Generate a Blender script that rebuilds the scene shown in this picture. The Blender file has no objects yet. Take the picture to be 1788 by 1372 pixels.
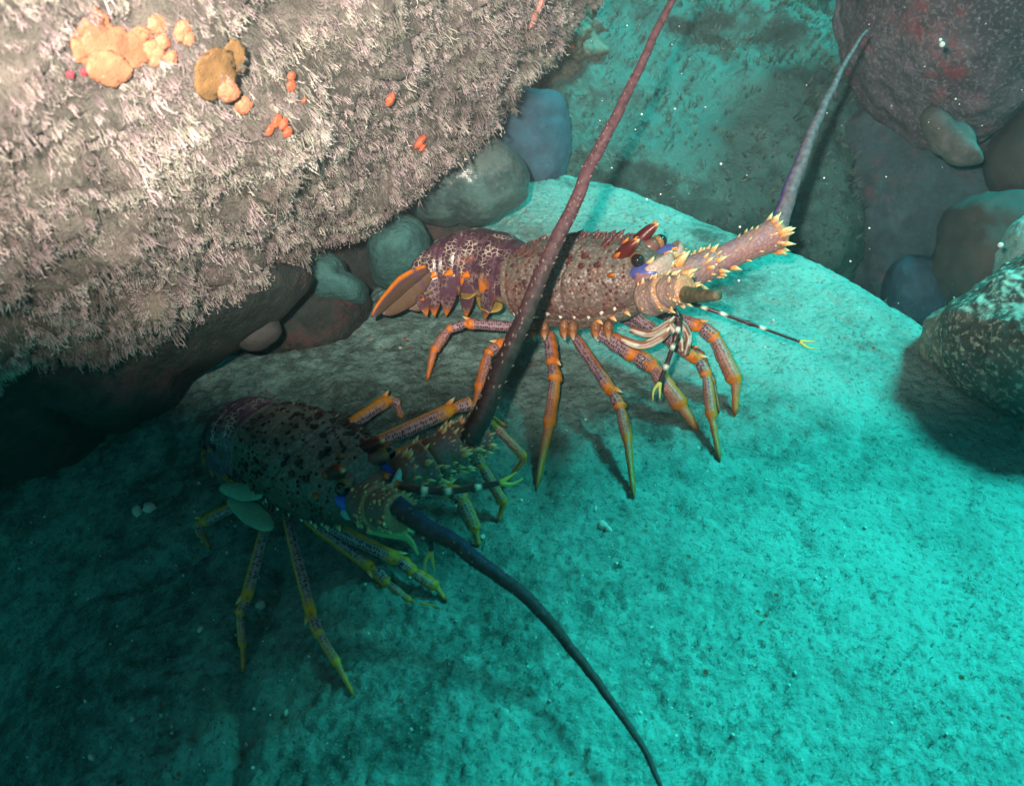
import bpy, bmesh, math
import numpy as np
from mathutils import Vector, Matrix, Euler
D = bpy.data
sc = bpy.context.scene
COL = sc.collection

# ------------------------------------------------------------------ camera
F_PX, CW, CH = 1917.0, 1788, 1372
CAM_H, PITCH = 0.72, math.radians(36)
cam = D.objects.new('camera', D.cameras.new('camera'))
COL.objects.link(cam)
cam.location = (0, 0, CAM_H)
cam.rotation_euler = (math.pi / 2 - PITCH, 0, 0)
cam.data.sensor_width = 36
cam.data.lens = 36 * F_PX / CW
cam.data.clip_start = 0.01
cam.data.clip_end = 200
sc.camera = cam
cam.data.dof.use_dof = True
cam.data.dof.focus_distance = 1.15
cam.data.dof.aperture_fstop = 9

# ------------------------------------------------------------------ water-filtered daylight
SUN_DIR = Vector((0.50, 0.20, 0.84)).normalized()      # towards the sun
w = D.worlds.new('World'); sc.world = w; w.use_nodes = True
nt = w.node_tree; nt.nodes.clear()
sky = nt.nodes.new('ShaderNodeTexSky'); sky.sky_type = 'NISHITA'; sky.sun_disc = False
sky.sun_elevation = math.asin(SUN_DIR.z)
sky.sun_rotation = math.atan2(SUN_DIR.x, SUN_DIR.y)
mixn = nt.nodes.new('ShaderNodeMix'); mixn.data_type = 'RGBA'; mixn.blend_type = 'MULTIPLY'
mixn.inputs[0].default_value = 1
mixn.inputs[7].default_value = (0.085, 0.56, 0.44, 1)    # light that has come down through metres of water
bg = nt.nodes.new('ShaderNodeBackground'); bg.inputs[1].default_value = 0.085
wo = nt.nodes.new('ShaderNodeOutputWorld')
nt.links.new(sky.outputs[0], mixn.inputs[6]); nt.links.new(mixn.outputs[2], bg.inputs[0]); nt.links.new(bg.outputs[0], wo.inputs[0])

sl = D.lights.new('sun', 'SUN'); so = D.objects.new('sun', sl); COL.objects.link(so)
sl.energy = 5.0; sl.angle = math.radians(15); sl.color = (0.030, 0.96, 0.88)
so.rotation_euler = SUN_DIR.to_track_quat('Z', 'Y').to_euler()

# the diver's camera flash (its warm light is what shows the reds in the photograph)
fl = D.lights.new('camera_flash', 'SPOT'); fo = D.objects.new('camera_flash', fl); COL.objects.link(fo)
fl.energy = 108.0; fl.color = (1.0, 0.86, 0.75); fl.shadow_soft_size = 0.012
fl.spot_size = math.radians(44); fl.spot_blend = 1.0
fo.location = (-0.05, 0.0, 0.775)

sc.view_settings.view_transform = 'Standard'; sc.view_settings.look = 'None'
sc.view_settings.exposure = 0.5; sc.view_settings.gamma = 1
sc.render.engine = 'CYCLES'
sc.cycles.use_denoising = True
sc.cycles.max_bounces = 5; sc.cycles.diffuse_bounces = 3; sc.cycles.glossy_bounces = 2
sc.cycles.transmission_bounces = 2; sc.cycles.volume_bounces = 0; sc.cycles.transparent_max_bounces = 4
sc.cycles.sample_clamp_indirect = 4
sc.cycles.caustics_reflective = False; sc.cycles.caustics_refractive = False

# ------------------------------------------------------------------ geometry of the view (places things at real depths)
FW = np.array([0, math.cos(PITCH), -math.sin(PITCH)]); UPV = np.array([0, math.sin(PITCH), math.cos(PITCH)]); RT = np.array([1.0, 0, 0])
CC = np.array([0, 0, CAM_H])
def ray(px, py): return FW + RT * (px - 894) / F_PX + UPV * (686 - py) / F_PX
def P(px, py, d): return CC + ray(px, py) * d
def PZ(px, py, z): r = ray(px, py); return CC + r * ((z - CAM_H) / r[2])
def proj(p):
    q = np.asarray(p, float) - CC; d = q @ FW
    return (894 + F_PX * (q @ RT) / d, 686 - F_PX * (q @ UPV) / d, d)
_z = np.array(fo.location) - P(580, 10, 1.2); _z /= np.linalg.norm(_z)          # wide oblong beam, as a flash tube gives
_x = RT * 0.975 - UPV * 0.22; _x = _x - _z * (_x @ _z); _x /= np.linalg.norm(_x); _y = np.cross(_z, _x)
fo.matrix_world = Matrix.Translation(fo.location) @ Matrix(np.stack([_x, _y, _z], 1).tolist()).to_4x4() @ Matrix.Diagonal((2.35, 1.0, 1.0, 1.0))

# ------------------------------------------------------------------ noise
_rng = np.random.default_rng(7)
_perm = _rng.permutation(256); _perm = np.concatenate([_perm, _perm, _perm])
_val = _rng.random(256) * 2 - 1
def vnoise(p):
    i = np.floor(p).astype(int); f = p - i; f = f * f * f * (f * (f * 6 - 15) + 10); i &= 255
    def h(a, b, c): return _val[_perm[_perm[_perm[(i[:, 0] + a) & 255] + ((i[:, 1] + b) & 255)] + ((i[:, 2] + c) & 255)]]
    x0 = h(0,0,0)*(1-f[:,0])+h(1,0,0)*f[:,0]; x1 = h(0,1,0)*(1-f[:,0])+h(1,1,0)*f[:,0]
    x2 = h(0,0,1)*(1-f[:,0])+h(1,0,1)*f[:,0]; x3 = h(0,1,1)*(1-f[:,0])+h(1,1,1)*f[:,0]
    y0 = x0*(1-f[:,1])+x1*f[:,1]; y1 = x2*(1-f[:,1])+x3*f[:,1]
    return y0*(1-f[:,2])+y1*f[:,2]
_mr = np.array(Euler((0.6, 0.9, 0.4)).to_matrix())
def fbm(p, scale, octaves=4, seed=0, gain=0.5):
    q = np.asarray(p, float) * scale + seed * 17.31; a = 1.0; s = 0; t = 0
    for _ in range(octaves):
        s = s + a * vnoise(q); t += a; a *= gain; q = (q @ _mr) * 2.03 + 5.7
    return s / t
def smooth(a, b, x):
    t = np.clip((np.asarray(x, float) - a) / (b - a), 0, 1); return t * t * (3 - 2 * t)

# ------------------------------------------------------------------ object helpers
def empty(name, loc=(0, 0, 0)):
    o = D.objects.new(name, None); o.location = loc; COL.objects.link(o); return o
def tag(o, label=None, cat=None, group=None, kind=None):
    if label: o['label'] = label
    if cat: o['category'] = cat
    if group: o['group'] = group
    if kind: o['kind'] = kind
    return o
def mesh_obj(name, V, Fc, mats, parent=None, col=None, uv=None, mi=None, shade=True, kind=None):
    """V: (n,3) world coordinates; Fc: list of faces or an (m,k) int array"""
    V = np.asarray(V, float)
    org = np.array(parent.location) if parent is not None else V.mean(0)
    if parent is not None and parent.type != 'EMPTY': org = np.array(parent['_org'])
    me = D.meshes.new(name)
    if isinstance(Fc, np.ndarray):
        k = Fc.shape[1]; n = len(Fc)
        me.vertices.add(len(V)); me.vertices.foreach_set('co', (V - org).astype(np.float32).ravel())
        me.loops.add(n * k); me.loops.foreach_set('vertex_index', Fc.astype(np.int32).ravel())
        me.polygons.add(n); me.polygons.foreach_set('loop_start', np.arange(0, n * k, k, dtype=np.int32))
        me.update(calc_edges=True)
    else:
        me.from_pydata((V - org).tolist(), [], [list(map(int, f)) for f in Fc])
    me.validate()
    if shade: me.polygons.foreach_set('use_smooth', np.ones(len(me.polygons), bool))
    if col is not None:
        a = me.color_attributes.new('Col', 'FLOAT_COLOR', 'POINT')
        c = np.ones((len(V), 4), np.float32); col = np.asarray(col, float); c[:, :col.shape[1]] = col
        a.data.foreach_set('color', c.ravel())
    if uv is not None:
        vi = np.empty(len(me.loops), np.int32); me.loops.foreach_get('vertex_index', vi)
        l = me.uv_layers.new(name='UVMap'); l.data.foreach_set('uv', np.asarray(uv, np.float32)[vi].ravel())
    for m in (mats if isinstance(mats, (list, tuple)) else [mats]): me.materials.append(m)
    if mi is not None: me.polygons.foreach_set('material_index', np.asarray(mi, np.int32))
    o = D.objects.new(name, me); COL.objects.link(o)
    if parent is None: o.location = org
    else:
        o.parent = parent
    o['_org'] = [float(x) for x in org]
    if kind: o['kind'] = kind
    return o

class Buf:
    """gathers pieces (verts, faces, colour, uv) of ONE part"""
    def __init__(s): s.V = []; s.F = []; s.C = []; s.U = []; s.n = 0
    def add(s, V, Fc, C, U=None):
        V = np.asarray(V, float); s.V.append(V)
        s.F += [tuple(int(i) + s.n for i in f) for f in Fc]
        C = np.asarray(C, float)
        if C.ndim == 1: C = np.tile(C, (len(V), 1))
        if C.shape[1] == 3: C = np.hstack([C, np.zeros((len(V), 1))])
        s.C.append(C); s.U.append(np.zeros((len(V), 2)) if U is None else np.asarray(U, float)); s.n += len(V)
    def build(s, name, mat, parent, label=None):
        o = mesh_obj(name, np.vstack(s.V), s.F, mat, parent, np.vstack(s.C), np.vstack(s.U))
        if label: o['label'] = label
        return o

# ------------------------------------------------------------------ materials
class NT:
    def __init__(s, name):
        s.m = D.materials.new(name); s.m.use_nodes = True; s.t = s.m.node_tree; s.t.nodes.clear()
        s.out = s.n('OutputMaterial'); s.b = s.n('BsdfPrincipled'); s.l(s.b.outputs[0], s.out.inputs[0])
    def n(s, k): return s.t.nodes.new('ShaderNode' + k)
    def l(s, a, b): s.t.links.new(a, b)
    def noise(s, vec, scale, detail=4, rough=0.55, dist=0.0):
        n = s.n('TexNoise'); n.inputs['Scale'].default_value = scale; n.inputs['Detail'].default_value = detail
        n.inputs['Roughness'].default_value = rough; n.inputs['Distortion'].default_value = dist; s.l(vec, n.inputs['Vector']); return n.outputs['Fac']
    def vor(s, vec, scale, feature='F1', out='Distance', rand=1.0):
        n = s.n('TexVoronoi'); n.feature = feature; n.inputs['Scale'].default_value = scale; n.inputs['Randomness'].default_value = rand
        s.l(vec, n.inputs['Vector']); return n.outputs[out]
    def ramp(s, fac, stops):
        n = s.n('ValToRGB'); e = n.color_ramp.elements
        while len(e) < len(stops): e.new(0.5)
        for i, (p, c) in enumerate(stops):
            e[i].position = p; c = (c,) * 3 if not hasattr(c, '__len__') else c; e[i].color = (*c[:3], 1)
        s.l(fac, n.inputs[0]); return n.outputs[0]
    def mix(s, fac, a, b, bt='MIX'):
        n = s.n('Mix'); n.data_type = 'RGBA'; n.blend_type = bt
        for v, i in ((fac, 0), (a, 6), (b, 7)):
            if hasattr(v, 'links'): s.l(v, n.inputs[i])
            elif i == 0: n.inputs[0].default_value = v
            else: n.inputs[i].default_value = (*v, 1)
        return n.outputs[2]
    def math(s, op, a, b=0.0, clamp=False):
        n = s.n('Math'); n.operation = op; n.use_clamp = clamp
        for v, i in ((a, 0), (b, 1)):
            if hasattr(v, 'links'): s.l(v, n.inputs[i])
            else: n.inputs[i].default_value = v
        return n.outputs[0]
    def bump(s, h, strength, dist, prev=None):
        n = s.n('Bump'); n.inputs['Strength'].default_value = strength; n.inputs['Distance'].default_value = dist
        s.l(h, n.inputs['Height'])
        if prev is not None: s.l(prev, n.inputs['Normal'])
        s.l(n.outputs[0], s.b.inputs['Normal']); return n.outputs[0]
    def obj(s): return s.n('TexCoord').outputs['Object']

def mat_rock(name, base, dark, light, silt=0.6, silt_col=(0.40, 0.38, 0.32), red=0.0, scale=1.0, spot=0.3, rough=0.85, bump=1.0, pit=0.0, lo=0.35, sn=0.9):
    return _mat_rock(name, base, dark, light, silt, silt_col, red, scale, spot, rough, bump, pit, lo, sn)
def _mat_rock(name, base, dark, light, silt=0.6, silt_col=(0.40, 0.38, 0.32), red=0.0, scale=1.0, spot=0.3, rough=0.85, bump=1.0, pit=0.0, lo=0.35, sn=0.9):
    t = NT(name); o = t.obj()
    n1 = t.noise(o, 7 * scale, 7, 0.62, 0.3); n2 = t.noise(o, 42 * scale, 6, 0.65); n3 = t.noise(o, 190 * scale, 3, 0.6)
    c = t.ramp(n1, [(0.3, dark), (0.52, base), (0.75, light)])
    c = t.mix(t.ramp(n2, [(0.35, 0.75), (0.6, 0.0)]), c, dark)
    c = t.mix(t.math('MULTIPLY', t.ramp(n3, [(0.52, 0), (0.68, 1)]), spot), c, light)
    if red > 0:
        r = t.ramp(t.noise(o, 11 * scale, 6, 0.7, 0.6), [(0.52, 0), (0.60, 1)])
        r = t.math('MULTIPLY', r, t.ramp(n2, [(0.42, 0), (0.56, red)])); c = t.mix(r, c, (0.30, 0.03, 0.045))
    if pit > 0:
        v = t.ramp(t.vor(o, 60 * scale), [(0.0, 1), (0.35, 0)]); c = t.mix(t.math('MULTIPLY', v, pit), c, light)
    g = t.n('NewGeometry'); sx = t.n('SeparateXYZ'); t.l(g.outputs['Normal'], sx.inputs[0])
    up = t.math('ADD', sx.outputs[2], t.math('MULTIPLY', t.math('SUBTRACT', n2, 0.5), sn))
    sm = t.math('MULTIPLY', t.ramp(up, [(lo, 0), (min(lo + 0.4, 1.0), 1)]), silt)
    c = t.mix(sm, c, t.mix(n3, tuple(x * 0.75 for x in silt_col), silt_col))
    t.l(c, t.b.inputs['Base Color']); t.b.inputs['Roughness'].default_value = rough
    b = t.bump(n2, 0.6 * bump, 0.012); t.bump(n3, 0.5 * bump, 0.004, b)
    return t.m

def mat_slab():
    t = NT('silted_rock'); o = t.obj()
    n1 = t.noise(o, 5, 6, 0.6, 0.4); n2 = t.noise(o, 36, 6, 0.68, 0.2); n3 = t.noise(o, 150, 5, 0.7); n4 = t.noise(o, 420, 2, 0.6)
    c = t.ramp(n2, [(0.26, (0.08, 0.14, 0.125)), (0.42, (0.15, 0.275, 0.245)), (0.56, (0.205, 0.37, 0.33)), (0.76, (0.29, 0.47, 0.42))])
    at = t.n('Attribute'); at.attribute_name = 'Col'; sx = t.n('SeparateColor'); t.l(at.outputs['Color'], sx.inputs[0])
    # turf / bare patches (a map of the growth on the rock): R = dark brown weed film, G = pale silt cover
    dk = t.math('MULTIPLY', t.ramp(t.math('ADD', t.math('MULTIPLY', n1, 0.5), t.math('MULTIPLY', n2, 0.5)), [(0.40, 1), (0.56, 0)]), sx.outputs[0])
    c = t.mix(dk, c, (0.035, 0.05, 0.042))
    c = t.mix(t.math('MULTIPLY', sx.outputs[1], 0.8), c, t.mix(n3, (0.24, 0.41, 0.37), (0.35, 0.56, 0.51)))
    sp = t.math('MULTIPLY', t.ramp(n3, [(0.35, 1), (0.46, 0)]), 0.65); c = t.mix(sp, c, (0.04, 0.06, 0.05))
    sp = t.math('MULTIPLY', t.ramp(n4, [(0.60, 0), (0.75, 1)]), 0.5); c = t.mix(sp, c, (0.50, 0.70, 0.64))
    v = t.math('MULTIPLY', t.ramp(t.vor(o, 70), [(0.10, 1), (0.22, 0)]), t.ramp(t.noise(o, 9, 2), [(0.55, 0), (0.64, 1)])); c = t.mix(v, c, (0.34, 0.07, 0.03))
    rp = t.ramp(t.noise(o, 6.5, 5, 0.65, 0.8), [(0.62, 0), (0.72, 0.7)]); c = t.mix(t.math('MULTIPLY', rp, sx.outputs[2]), c, (0.24, 0.10, 0.07))
    v = t.math('MULTIPLY', t.ramp(t.vor(o, 33), [(0.05, 1), (0.09, 0)]), t.ramp(t.noise(o, 22, 2), [(0.60, 0), (0.66, 1)])); c = t.mix(v, c, (0.85, 0.83, 0.75))
    t.l(c, t.b.inputs['Base Color']); t.b.inputs['Roughness'].default_value = 0.9
    b = t.bump(n2, 0.4, 0.006); b = t.bump(n3, 1.0, 0.005, b); t.bump(n4, 0.4, 0.0015, b)
    return t.m

def mat_col(name, rough=0.45, kind=None, spec=0.5, bump=0.4, mottle=0.25, sss=0.0):
    """colour from the 'Col' attribute; its alpha is how much of the shell pattern shows"""
    t = NT(name); at = t.n('Attribute'); at.attribute_name = 'Col'; c = at.outputs['Color']; al = at.outputs['Alpha']
    o = t.obj(); uv = t.n('TexCoord').outputs['UV']
    n = t.noise(o, 160, 4, 0.6); c = t.mix(t.math('MULTIPLY', t.ramp(n, [(0.35, 1), (0.65, 0)]), mottle), c, t.mix(1.0, c, (0.35, 0.3, 0.3), 'MULTIPLY'))
    h = n
    if kind == 'stipple':      # rows of dark dots and short bars on a pale ground
        mp = t.n('Mapping'); mp.inputs['Scale'].default_value = (1.0, 0.62, 1); t.l(uv, mp.inputs[0])
        v = t.vor(mp.outputs[0], 400, rand=0.4); d = t.ramp(v, [(0.34, 1), (0.50, 0)])
        c = t.mix(t.math('MULTIPLY', d, al), c, (0.045, 0.022, 0.05))
    if kind == 'net':          # pale cream meshes round dark cells
        v = t.vor(o, 190, 'DISTANCE_TO_EDGE'); d = t.math('MULTIPLY', t.ramp(v, [(0.04, 1), (0.10, 0)]), t.ramp(t.noise(o, 55, 3), [(0.44, 0.08), (0.58, 0.9)]))
        c = t.mix(t.math('MULTIPLY', d, al), c, (0.62, 0.55, 0.42))
    if kind == 'grain':        # coarse granules
        v = t.vor(o, 260); h = t.math('SUBTRACT', 1.0, v)
        c = t.mix(t.math('MULTIPLY', t.ramp(v, [(0.3, 0), (0.6, 0.5)]), al), c, (0.03, 0.025, 0.022))
        c = t.mix(t.math('MULTIPLY', t.ramp(v, [(0.05, 1), (0.18, 0)]), t.math('MULTIPLY', al, 0.15)), c, (0.45, 0.40, 0.34))
    t.l(c, t.b.inputs['Base Color']); t.b.inputs['Roughness'].default_value = rough
    t.b.inputs['Specular IOR Level'].default_value = spec
    if sss: t.b.inputs['Subsurface Weight'].default_value = sss; t.b.inputs['Subsurface Radius'].default_value = (0.01, 0.006, 0.004)
    t.bump(h, bump, 0.0012)
    return t.m

M_SHELL = mat_col('granular_shell', 0.42, 'grain', 0.5, 0.8)
M_TAIL = mat_col('netted_shell', 0.32, 'net', 0.5, 0.3)
M_LEG = mat_col('stippled_leg', 0.5, 'stipple', 0.4, 0.5, 0.35)
M_PLAIN = mat_col('smooth_shell', 0.35, None, 0.5, 0.3, 0.2)
M_WHIP = mat_col('antenna_horn', 0.62, None, 0.3, 0.8, 0.75)
M_EYE = mat_col('glossy_eye', 0.06, None, 0.8, 0.0, 0.0)
M_FAN = mat_col('fan_membrane', 0.40, None, 0.4, 0.3, 0.3)

# ------------------------------------------------------------------ base rock slab
def poly_sd(x, y, poly):
    n = len(poly); d = np.full(x.shape, 1e9); ins = np.zeros(x.shape, bool)
    for i in range(n):
        ax, ay = poly[i]; bx, by = poly[(i + 1) % n]; ex, ey = bx - ax, by - ay
        t = np.clip(((x - ax) * ex + (y - ay) * ey) / (ex * ex + ey * ey), 0, 1)
        d = np.minimum(d, (x - ax - t * ex) ** 2 + (y - ay - t * ey) ** 2)
        c = ((ay > y) != (by > y)) & (x < (bx - ax) * (y - ay) / (by - ay + 1e-12) + ax); ins ^= c
    d = np.sqrt(d); return np.where(ins, -d, d)
SLAB_PX = [(-900, 700), (-300, 640), (0, 640), (150, 620), (300, 590), (420, 575), (520, 555), (630, 500), (690, 440), (730, 395), (800, 330), (900, 295),
           (980, 283), (1060, 290), (1130, 308), (1220, 345), (1330, 395), (1400, 420), (1470, 462), (1560, 520), (1640, 585), (1760, 610), (1950, 660), (2300, 900), (2300, 1700), (-900, 1700)]
SLAB_W = [tuple(PZ(a, b, 0)[:2]) for a, b in SLAB_PX]
def slab_base(x, y):
    sd = poly_sd(x, y, SLAB_W)
    s = sd + 0.035 * vnoise(np.stack([x * 4, y * 4, x * 0], 1))
    edge = np.maximum(s + 0.05, 0); z = -edge ** 2 * 6.5
    z = np.maximum(z, -0.42)
    # the ridge: left of it the rock turns down and away from the light
    xr = -0.13 + 0.30 * (0.9 - y) + 0.05 * np.sin(y * 7)
    l = np.maximum(xr - x, 0)
    z = z - 0.75 * l ** 1.6 * (0.15 + 0.85 * smooth(1.15, 0.7, y))
    z = z - 0.10 * np.maximum(x - 0.45, 0) ** 2 - 0.30 * np.maximum(0.70 - y, 0) ** 1.8 * smooth(-0.1, 0.2, x)
    p = np.stack([x, y, x * 0], 1)
    z = z + 0.012 * fbm(p, 4.5, 3, 1)
    # ledges and cracks across the dark left flank
    z = z - 0.018 * np.exp(-((y - 0.80 - 0.25 * (x + 0.3) - 0.03 * vnoise(p * 9)) / 0.012) ** 2) * smooth(-0.12, -0.22, x) * smooth(-0.48, -0.36, x)
    z = z - 0.02 * np.exp(-((x + 0.235 + 0.02 * vnoise(p * 11 + 3) - 0.1 * (y - 0.6)) / 0.014) ** 2) * smooth(0.80, 0.7, y)
    return z
def slab_fine(x, y):
    p = np.stack([x, y, x * 0], 1)
    turf = smooth(0.85, 0.62, y + 0.25 * np.abs(x - 0.15)) * 0.7 + 0.3
    a = fbm(p, 14, 4, 2, 0.6) * 0.0065
    b = np.abs(fbm(p, 75, 3, 5, 0.6)) * 0.0055 * (0.2 + turf * smooth(0.5, 0.1, x)) * (1 + 1.0 * smooth(0.25, 0.0, x) * smooth(0.95, 0.7, y))
    c = fbm(p, 230, 2, 9) * 0.0022 * (0.5 + turf)
    pits = -np.maximum(fbm(p, 38, 2, 12) - 0.3, 0) * 0.010
    return a + b + c + pits
def slab_z(x, y):
    x = np.atleast_1d(np.asarray(x, float)); y = np.atleast_1d(np.asarray(y, float)); return slab_base(x, y) + slab_fine(x, y)
def ground(px, py, lift=0.0):
    r = ray(px, py); t = (0.0 + lift - CAM_H) / r[2]
    for _ in range(14):
        q = CC + r * t; z = slab_z(q[0], q[1])[0] + lift; t += 0.7 * (z - q[2]) / r[2]
    return CC + r * t

def build_slab():
    st = 0.0028
    xs = np.arange(-0.95, 1.05, st); ys = np.arange(0.12, 1.62, st); X, Y = np.meshgrid(xs, ys); x, y = X.ravel(), Y.ravel()
    z = slab_z(x, y); V = np.stack([x, y, z], 1)
    nx, ny = len(xs), len(ys); i = (np.arange(ny - 1)[:, None] * nx + np.arange(nx - 1)[None]).ravel()
    Fc = np.stack([i, i + 1, i + nx + 1, i + nx], 1)
    p = np.stack([x, y, 0 * x], 1)
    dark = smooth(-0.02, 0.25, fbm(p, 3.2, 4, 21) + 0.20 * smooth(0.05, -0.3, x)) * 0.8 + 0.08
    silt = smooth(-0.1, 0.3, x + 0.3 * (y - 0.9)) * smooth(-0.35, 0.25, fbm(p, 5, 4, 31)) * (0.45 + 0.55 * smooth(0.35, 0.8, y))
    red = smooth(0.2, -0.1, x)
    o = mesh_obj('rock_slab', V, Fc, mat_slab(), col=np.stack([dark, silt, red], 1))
    tag(o, kind='structure'); return o
build_slab()

# ------------------------------------------------------------------ sea bed under and behind everything
def build_seabed():
    xs = np.linspace(-6, 6, 160); ys = np.linspace(-3, 10, 170); X, Y = np.meshgrid(xs, ys); x, y = X.ravel(), Y.ravel()
    p = np.stack([x, y, 0 * x], 1); z = -0.46 + 0.10 * fbm(p, 1.6, 5, 3) + 0.02 * fbm(p, 14, 3, 4) + 0.12 * np.maximum(y - 2.6, 0)
    nx, ny = len(xs), len(ys); i = (np.arange(ny - 1)[:, None] * nx + np.arange(nx - 1)[None]).ravel()
    o = mesh_obj('seabed', np.stack([x, y, z], 1), np.stack([i, i + 1, i + nx + 1, i + nx], 1),
                 mat_rock('seabed_rubble', (0.16, 0.17, 0.15), (0.05, 0.055, 0.05), (0.3, 0.3, 0.26), 0.3))
    tag(o, kind='structure')
build_seabed()

# ------------------------------------------------------------------ boulders and stones
_ico = {}
def ico(n):
    if n not in _ico:
        bm = bmesh.new(); bmesh.ops.create_icosphere(bm, subdivisions=n, radius=1)
        _ico[n] = (np.array([v.co[:] for v in bm.verts]), np.array([[v.index for v in f.verts] for f in bm.faces])); bm.free()
    return _ico[n]
def rock(name, outline, depth, thick, mat, label, cat='rock', sub=6, amp=0.012, freq=9, tilt=(0, 0), sq=1.0, seed=0, group=None, centre=None):
    """closed star-shaped stone: the outline gives its contour at its own distance, thick its half depth in metres"""
    pts = np.array(outline, float); c = pts.mean(0) if centre is None else np.array(centre, float)
    W0 = P(c[0], c[1], depth)
    Rm = np.array(Euler((tilt[0], tilt[1], 0)).to_matrix()); ex, ey, ez = RT, UPV, -FW
    q = (pts - c) * [1, -1] * depth / F_PX
    an = np.arctan2(q[:, 1], q[:, 0]); r = np.hypot(q[:, 0], q[:, 1]); s = np.argsort(an); an, r = an[s], r[s]
    grid = np.linspace(-math.pi, math.pi, 361); an3 = np.concatenate([an - 2 * math.pi, an, an + 2 * math.pi])
    rg = np.interp(grid, an3, np.tile(r, 3)); k = np.exp(-np.linspace(-2, 2, 9) ** 2); k /= k.sum()
    rg = np.convolve(np.concatenate([rg[-5:-1], rg, rg[1:5]]), k, 'valid')
    V, Fc = ico(sub); th = np.arctan2(V[:, 1], V[:, 0]); rad = np.hypot(V[:, 0], V[:, 1])
    R = np.interp(th, grid, rg); rr = rad ** sq
    local = np.stack([np.cos(th) * R * rr, np.sin(th) * R * rr, V[:, 2] * thick], 1) 
    # lean the mass backwards / sideways
    local[:, 2] += local[:, 1] * math.tan(tilt[0]) + local[:, 0] * math.tan(tilt[1])
    W = W0 + local[:, :1] * ex + local[:, 1:2] * ey + local[:, 2:] * ez
    nrm = V[:, :1] * ex + V[:, 1:2] * ey + V[:, 2:] * ez
    W = W + nrm * (fbm(W, freq, 5, seed + 40, 0.55)[:, None] * amp * 1.6 + fbm(W, 70, 3, seed + 3)[:, None] * amp * 0.22)
    o = mesh_obj(name, W, Fc, mat); tag(o, label, cat, group); return o

M_BG = mat_rock('weedy_rock', (0.026, 0.105, 0.095), (0.014, 0.055, 0.052), (0.06, 0.19, 0.17), 0.35, (0.10, 0.30, 0.27), 0, 0.8, 0.4)
M_DARK = mat_rock('dark_crusted_rock', (0.14, 0.105, 0.125), (0.04, 0.035, 0.045), (0.36, 0.33, 0.36), 0.0, red=0.6, scale=1.0, spot=0.55)
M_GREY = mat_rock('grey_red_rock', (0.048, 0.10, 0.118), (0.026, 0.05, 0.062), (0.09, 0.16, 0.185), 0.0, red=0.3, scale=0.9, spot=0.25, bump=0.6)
M_SMOOTH = mat_rock('smooth_grey_stone', (0.085, 0.075, 0.07), (0.055, 0.048, 0.046), (0.12, 0.11, 0.10), 0.0, scale=0.6, spot=0.15, bump=0.35)  # albedo lowered, standing in for shade on the right-hand stones
M_BLUE = mat_rock('blue_grey_stone', (0.03, 0.08, 0.12), (0.018, 0.045, 0.07), (0.07, 0.15, 0.20), 0.2, (0.1, 0.2, 0.28), scale=0.7, spot=0.2, bump=0.4)
M_PEB = mat_rock('mottled_pebble', (0.055, 0.12, 0.11), (0.035, 0.045, 0.05), (0.16, 0.28, 0.26), 0.25, (0.35, 0.36, 0.32), scale=0.9, spot=0.3, rough=0.3, bump=0.35)
M_SPEC = mat_rock('speckled_boulder', (0.115, 0.115, 0.095), (0.04, 0.042, 0.04), (0.50, 0.47, 0.38), 1.0, (0.72, 0.70, 0.60), scale=0.8, spot=0.9, bump=0.9, pit=0.35, lo=0.80, sn=0.25)
M_SHADE = mat_rock('encrusted_shade_rock', (0.022, 0.034, 0.030), (0.007, 0.010, 0.009), (0.05, 0.065, 0.055), 0.0, red=0.15, scale=1.1, spot=0.3)  # near-black colour stands in for the shade under the overhang

back_boulder = rock('background_boulder', [(890, -120), (1160, -40), (1270, 8), (1330, 38), (1400, 48), (1462, 70), (1500, 130), (1505, 260), (1490, 420), (1400, 520), (1150, 520), (900, 400), (830, 200), (850, 0)], 2.05, 0.26,
     M_BG, 'broad pale green weed-dusted boulder rising behind both lobsters', 'boulder', amp=0.045, freq=6, tilt=(-0.55, 0), sq=0.8, sub=6)
rock('background_boulder', [(1180, -260), (1420, -300), (1520, -100), (1480, 60), (1300, 70), (1180, 20)], 2.9, 0.3,
     M_BG, 'deep blue shaded boulder farthest away at the top edge of the picture', 'boulder', sub=5, amp=0.03, freq=4)
rock('bright_stone', [(1425, 30), (1450, 5), (1490, -25), (1530, 10), (1520, 60), (1450, 62)], 2.35, 0.06, M_BG, 'small brightly lit stone at the far gap beside the dark red boulder', 'stone', sub=5, amp=0.01)
rock('red_crusted_boulder', [(1470, -60), (1478, 40), (1500, 120), (1535, 175), (1590, 205), (1640, 235), (1700, 240), (1760, 215), (1850, 150), (1950, 0), (1900, -200), (1700, -280), (1520, -220)], 1.62, 0.22,
     M_DARK, 'dark boulder crusted with red patches in the upper right corner', 'boulder', amp=0.015, freq=9, tilt=(0.1, 0), centre=(1700, -20), seed=2)
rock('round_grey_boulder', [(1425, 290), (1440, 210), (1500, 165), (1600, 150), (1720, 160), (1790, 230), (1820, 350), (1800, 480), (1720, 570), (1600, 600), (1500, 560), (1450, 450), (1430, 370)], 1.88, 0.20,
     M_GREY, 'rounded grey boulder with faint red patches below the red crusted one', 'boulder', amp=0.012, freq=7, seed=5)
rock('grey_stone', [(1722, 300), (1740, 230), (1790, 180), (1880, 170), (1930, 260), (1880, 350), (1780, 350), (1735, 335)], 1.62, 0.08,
     M_SMOOTH, 'smooth grey stone cut by the right edge below the dark red boulder', 'stone', sub=5, amp=0.006, seed=6)
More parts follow.
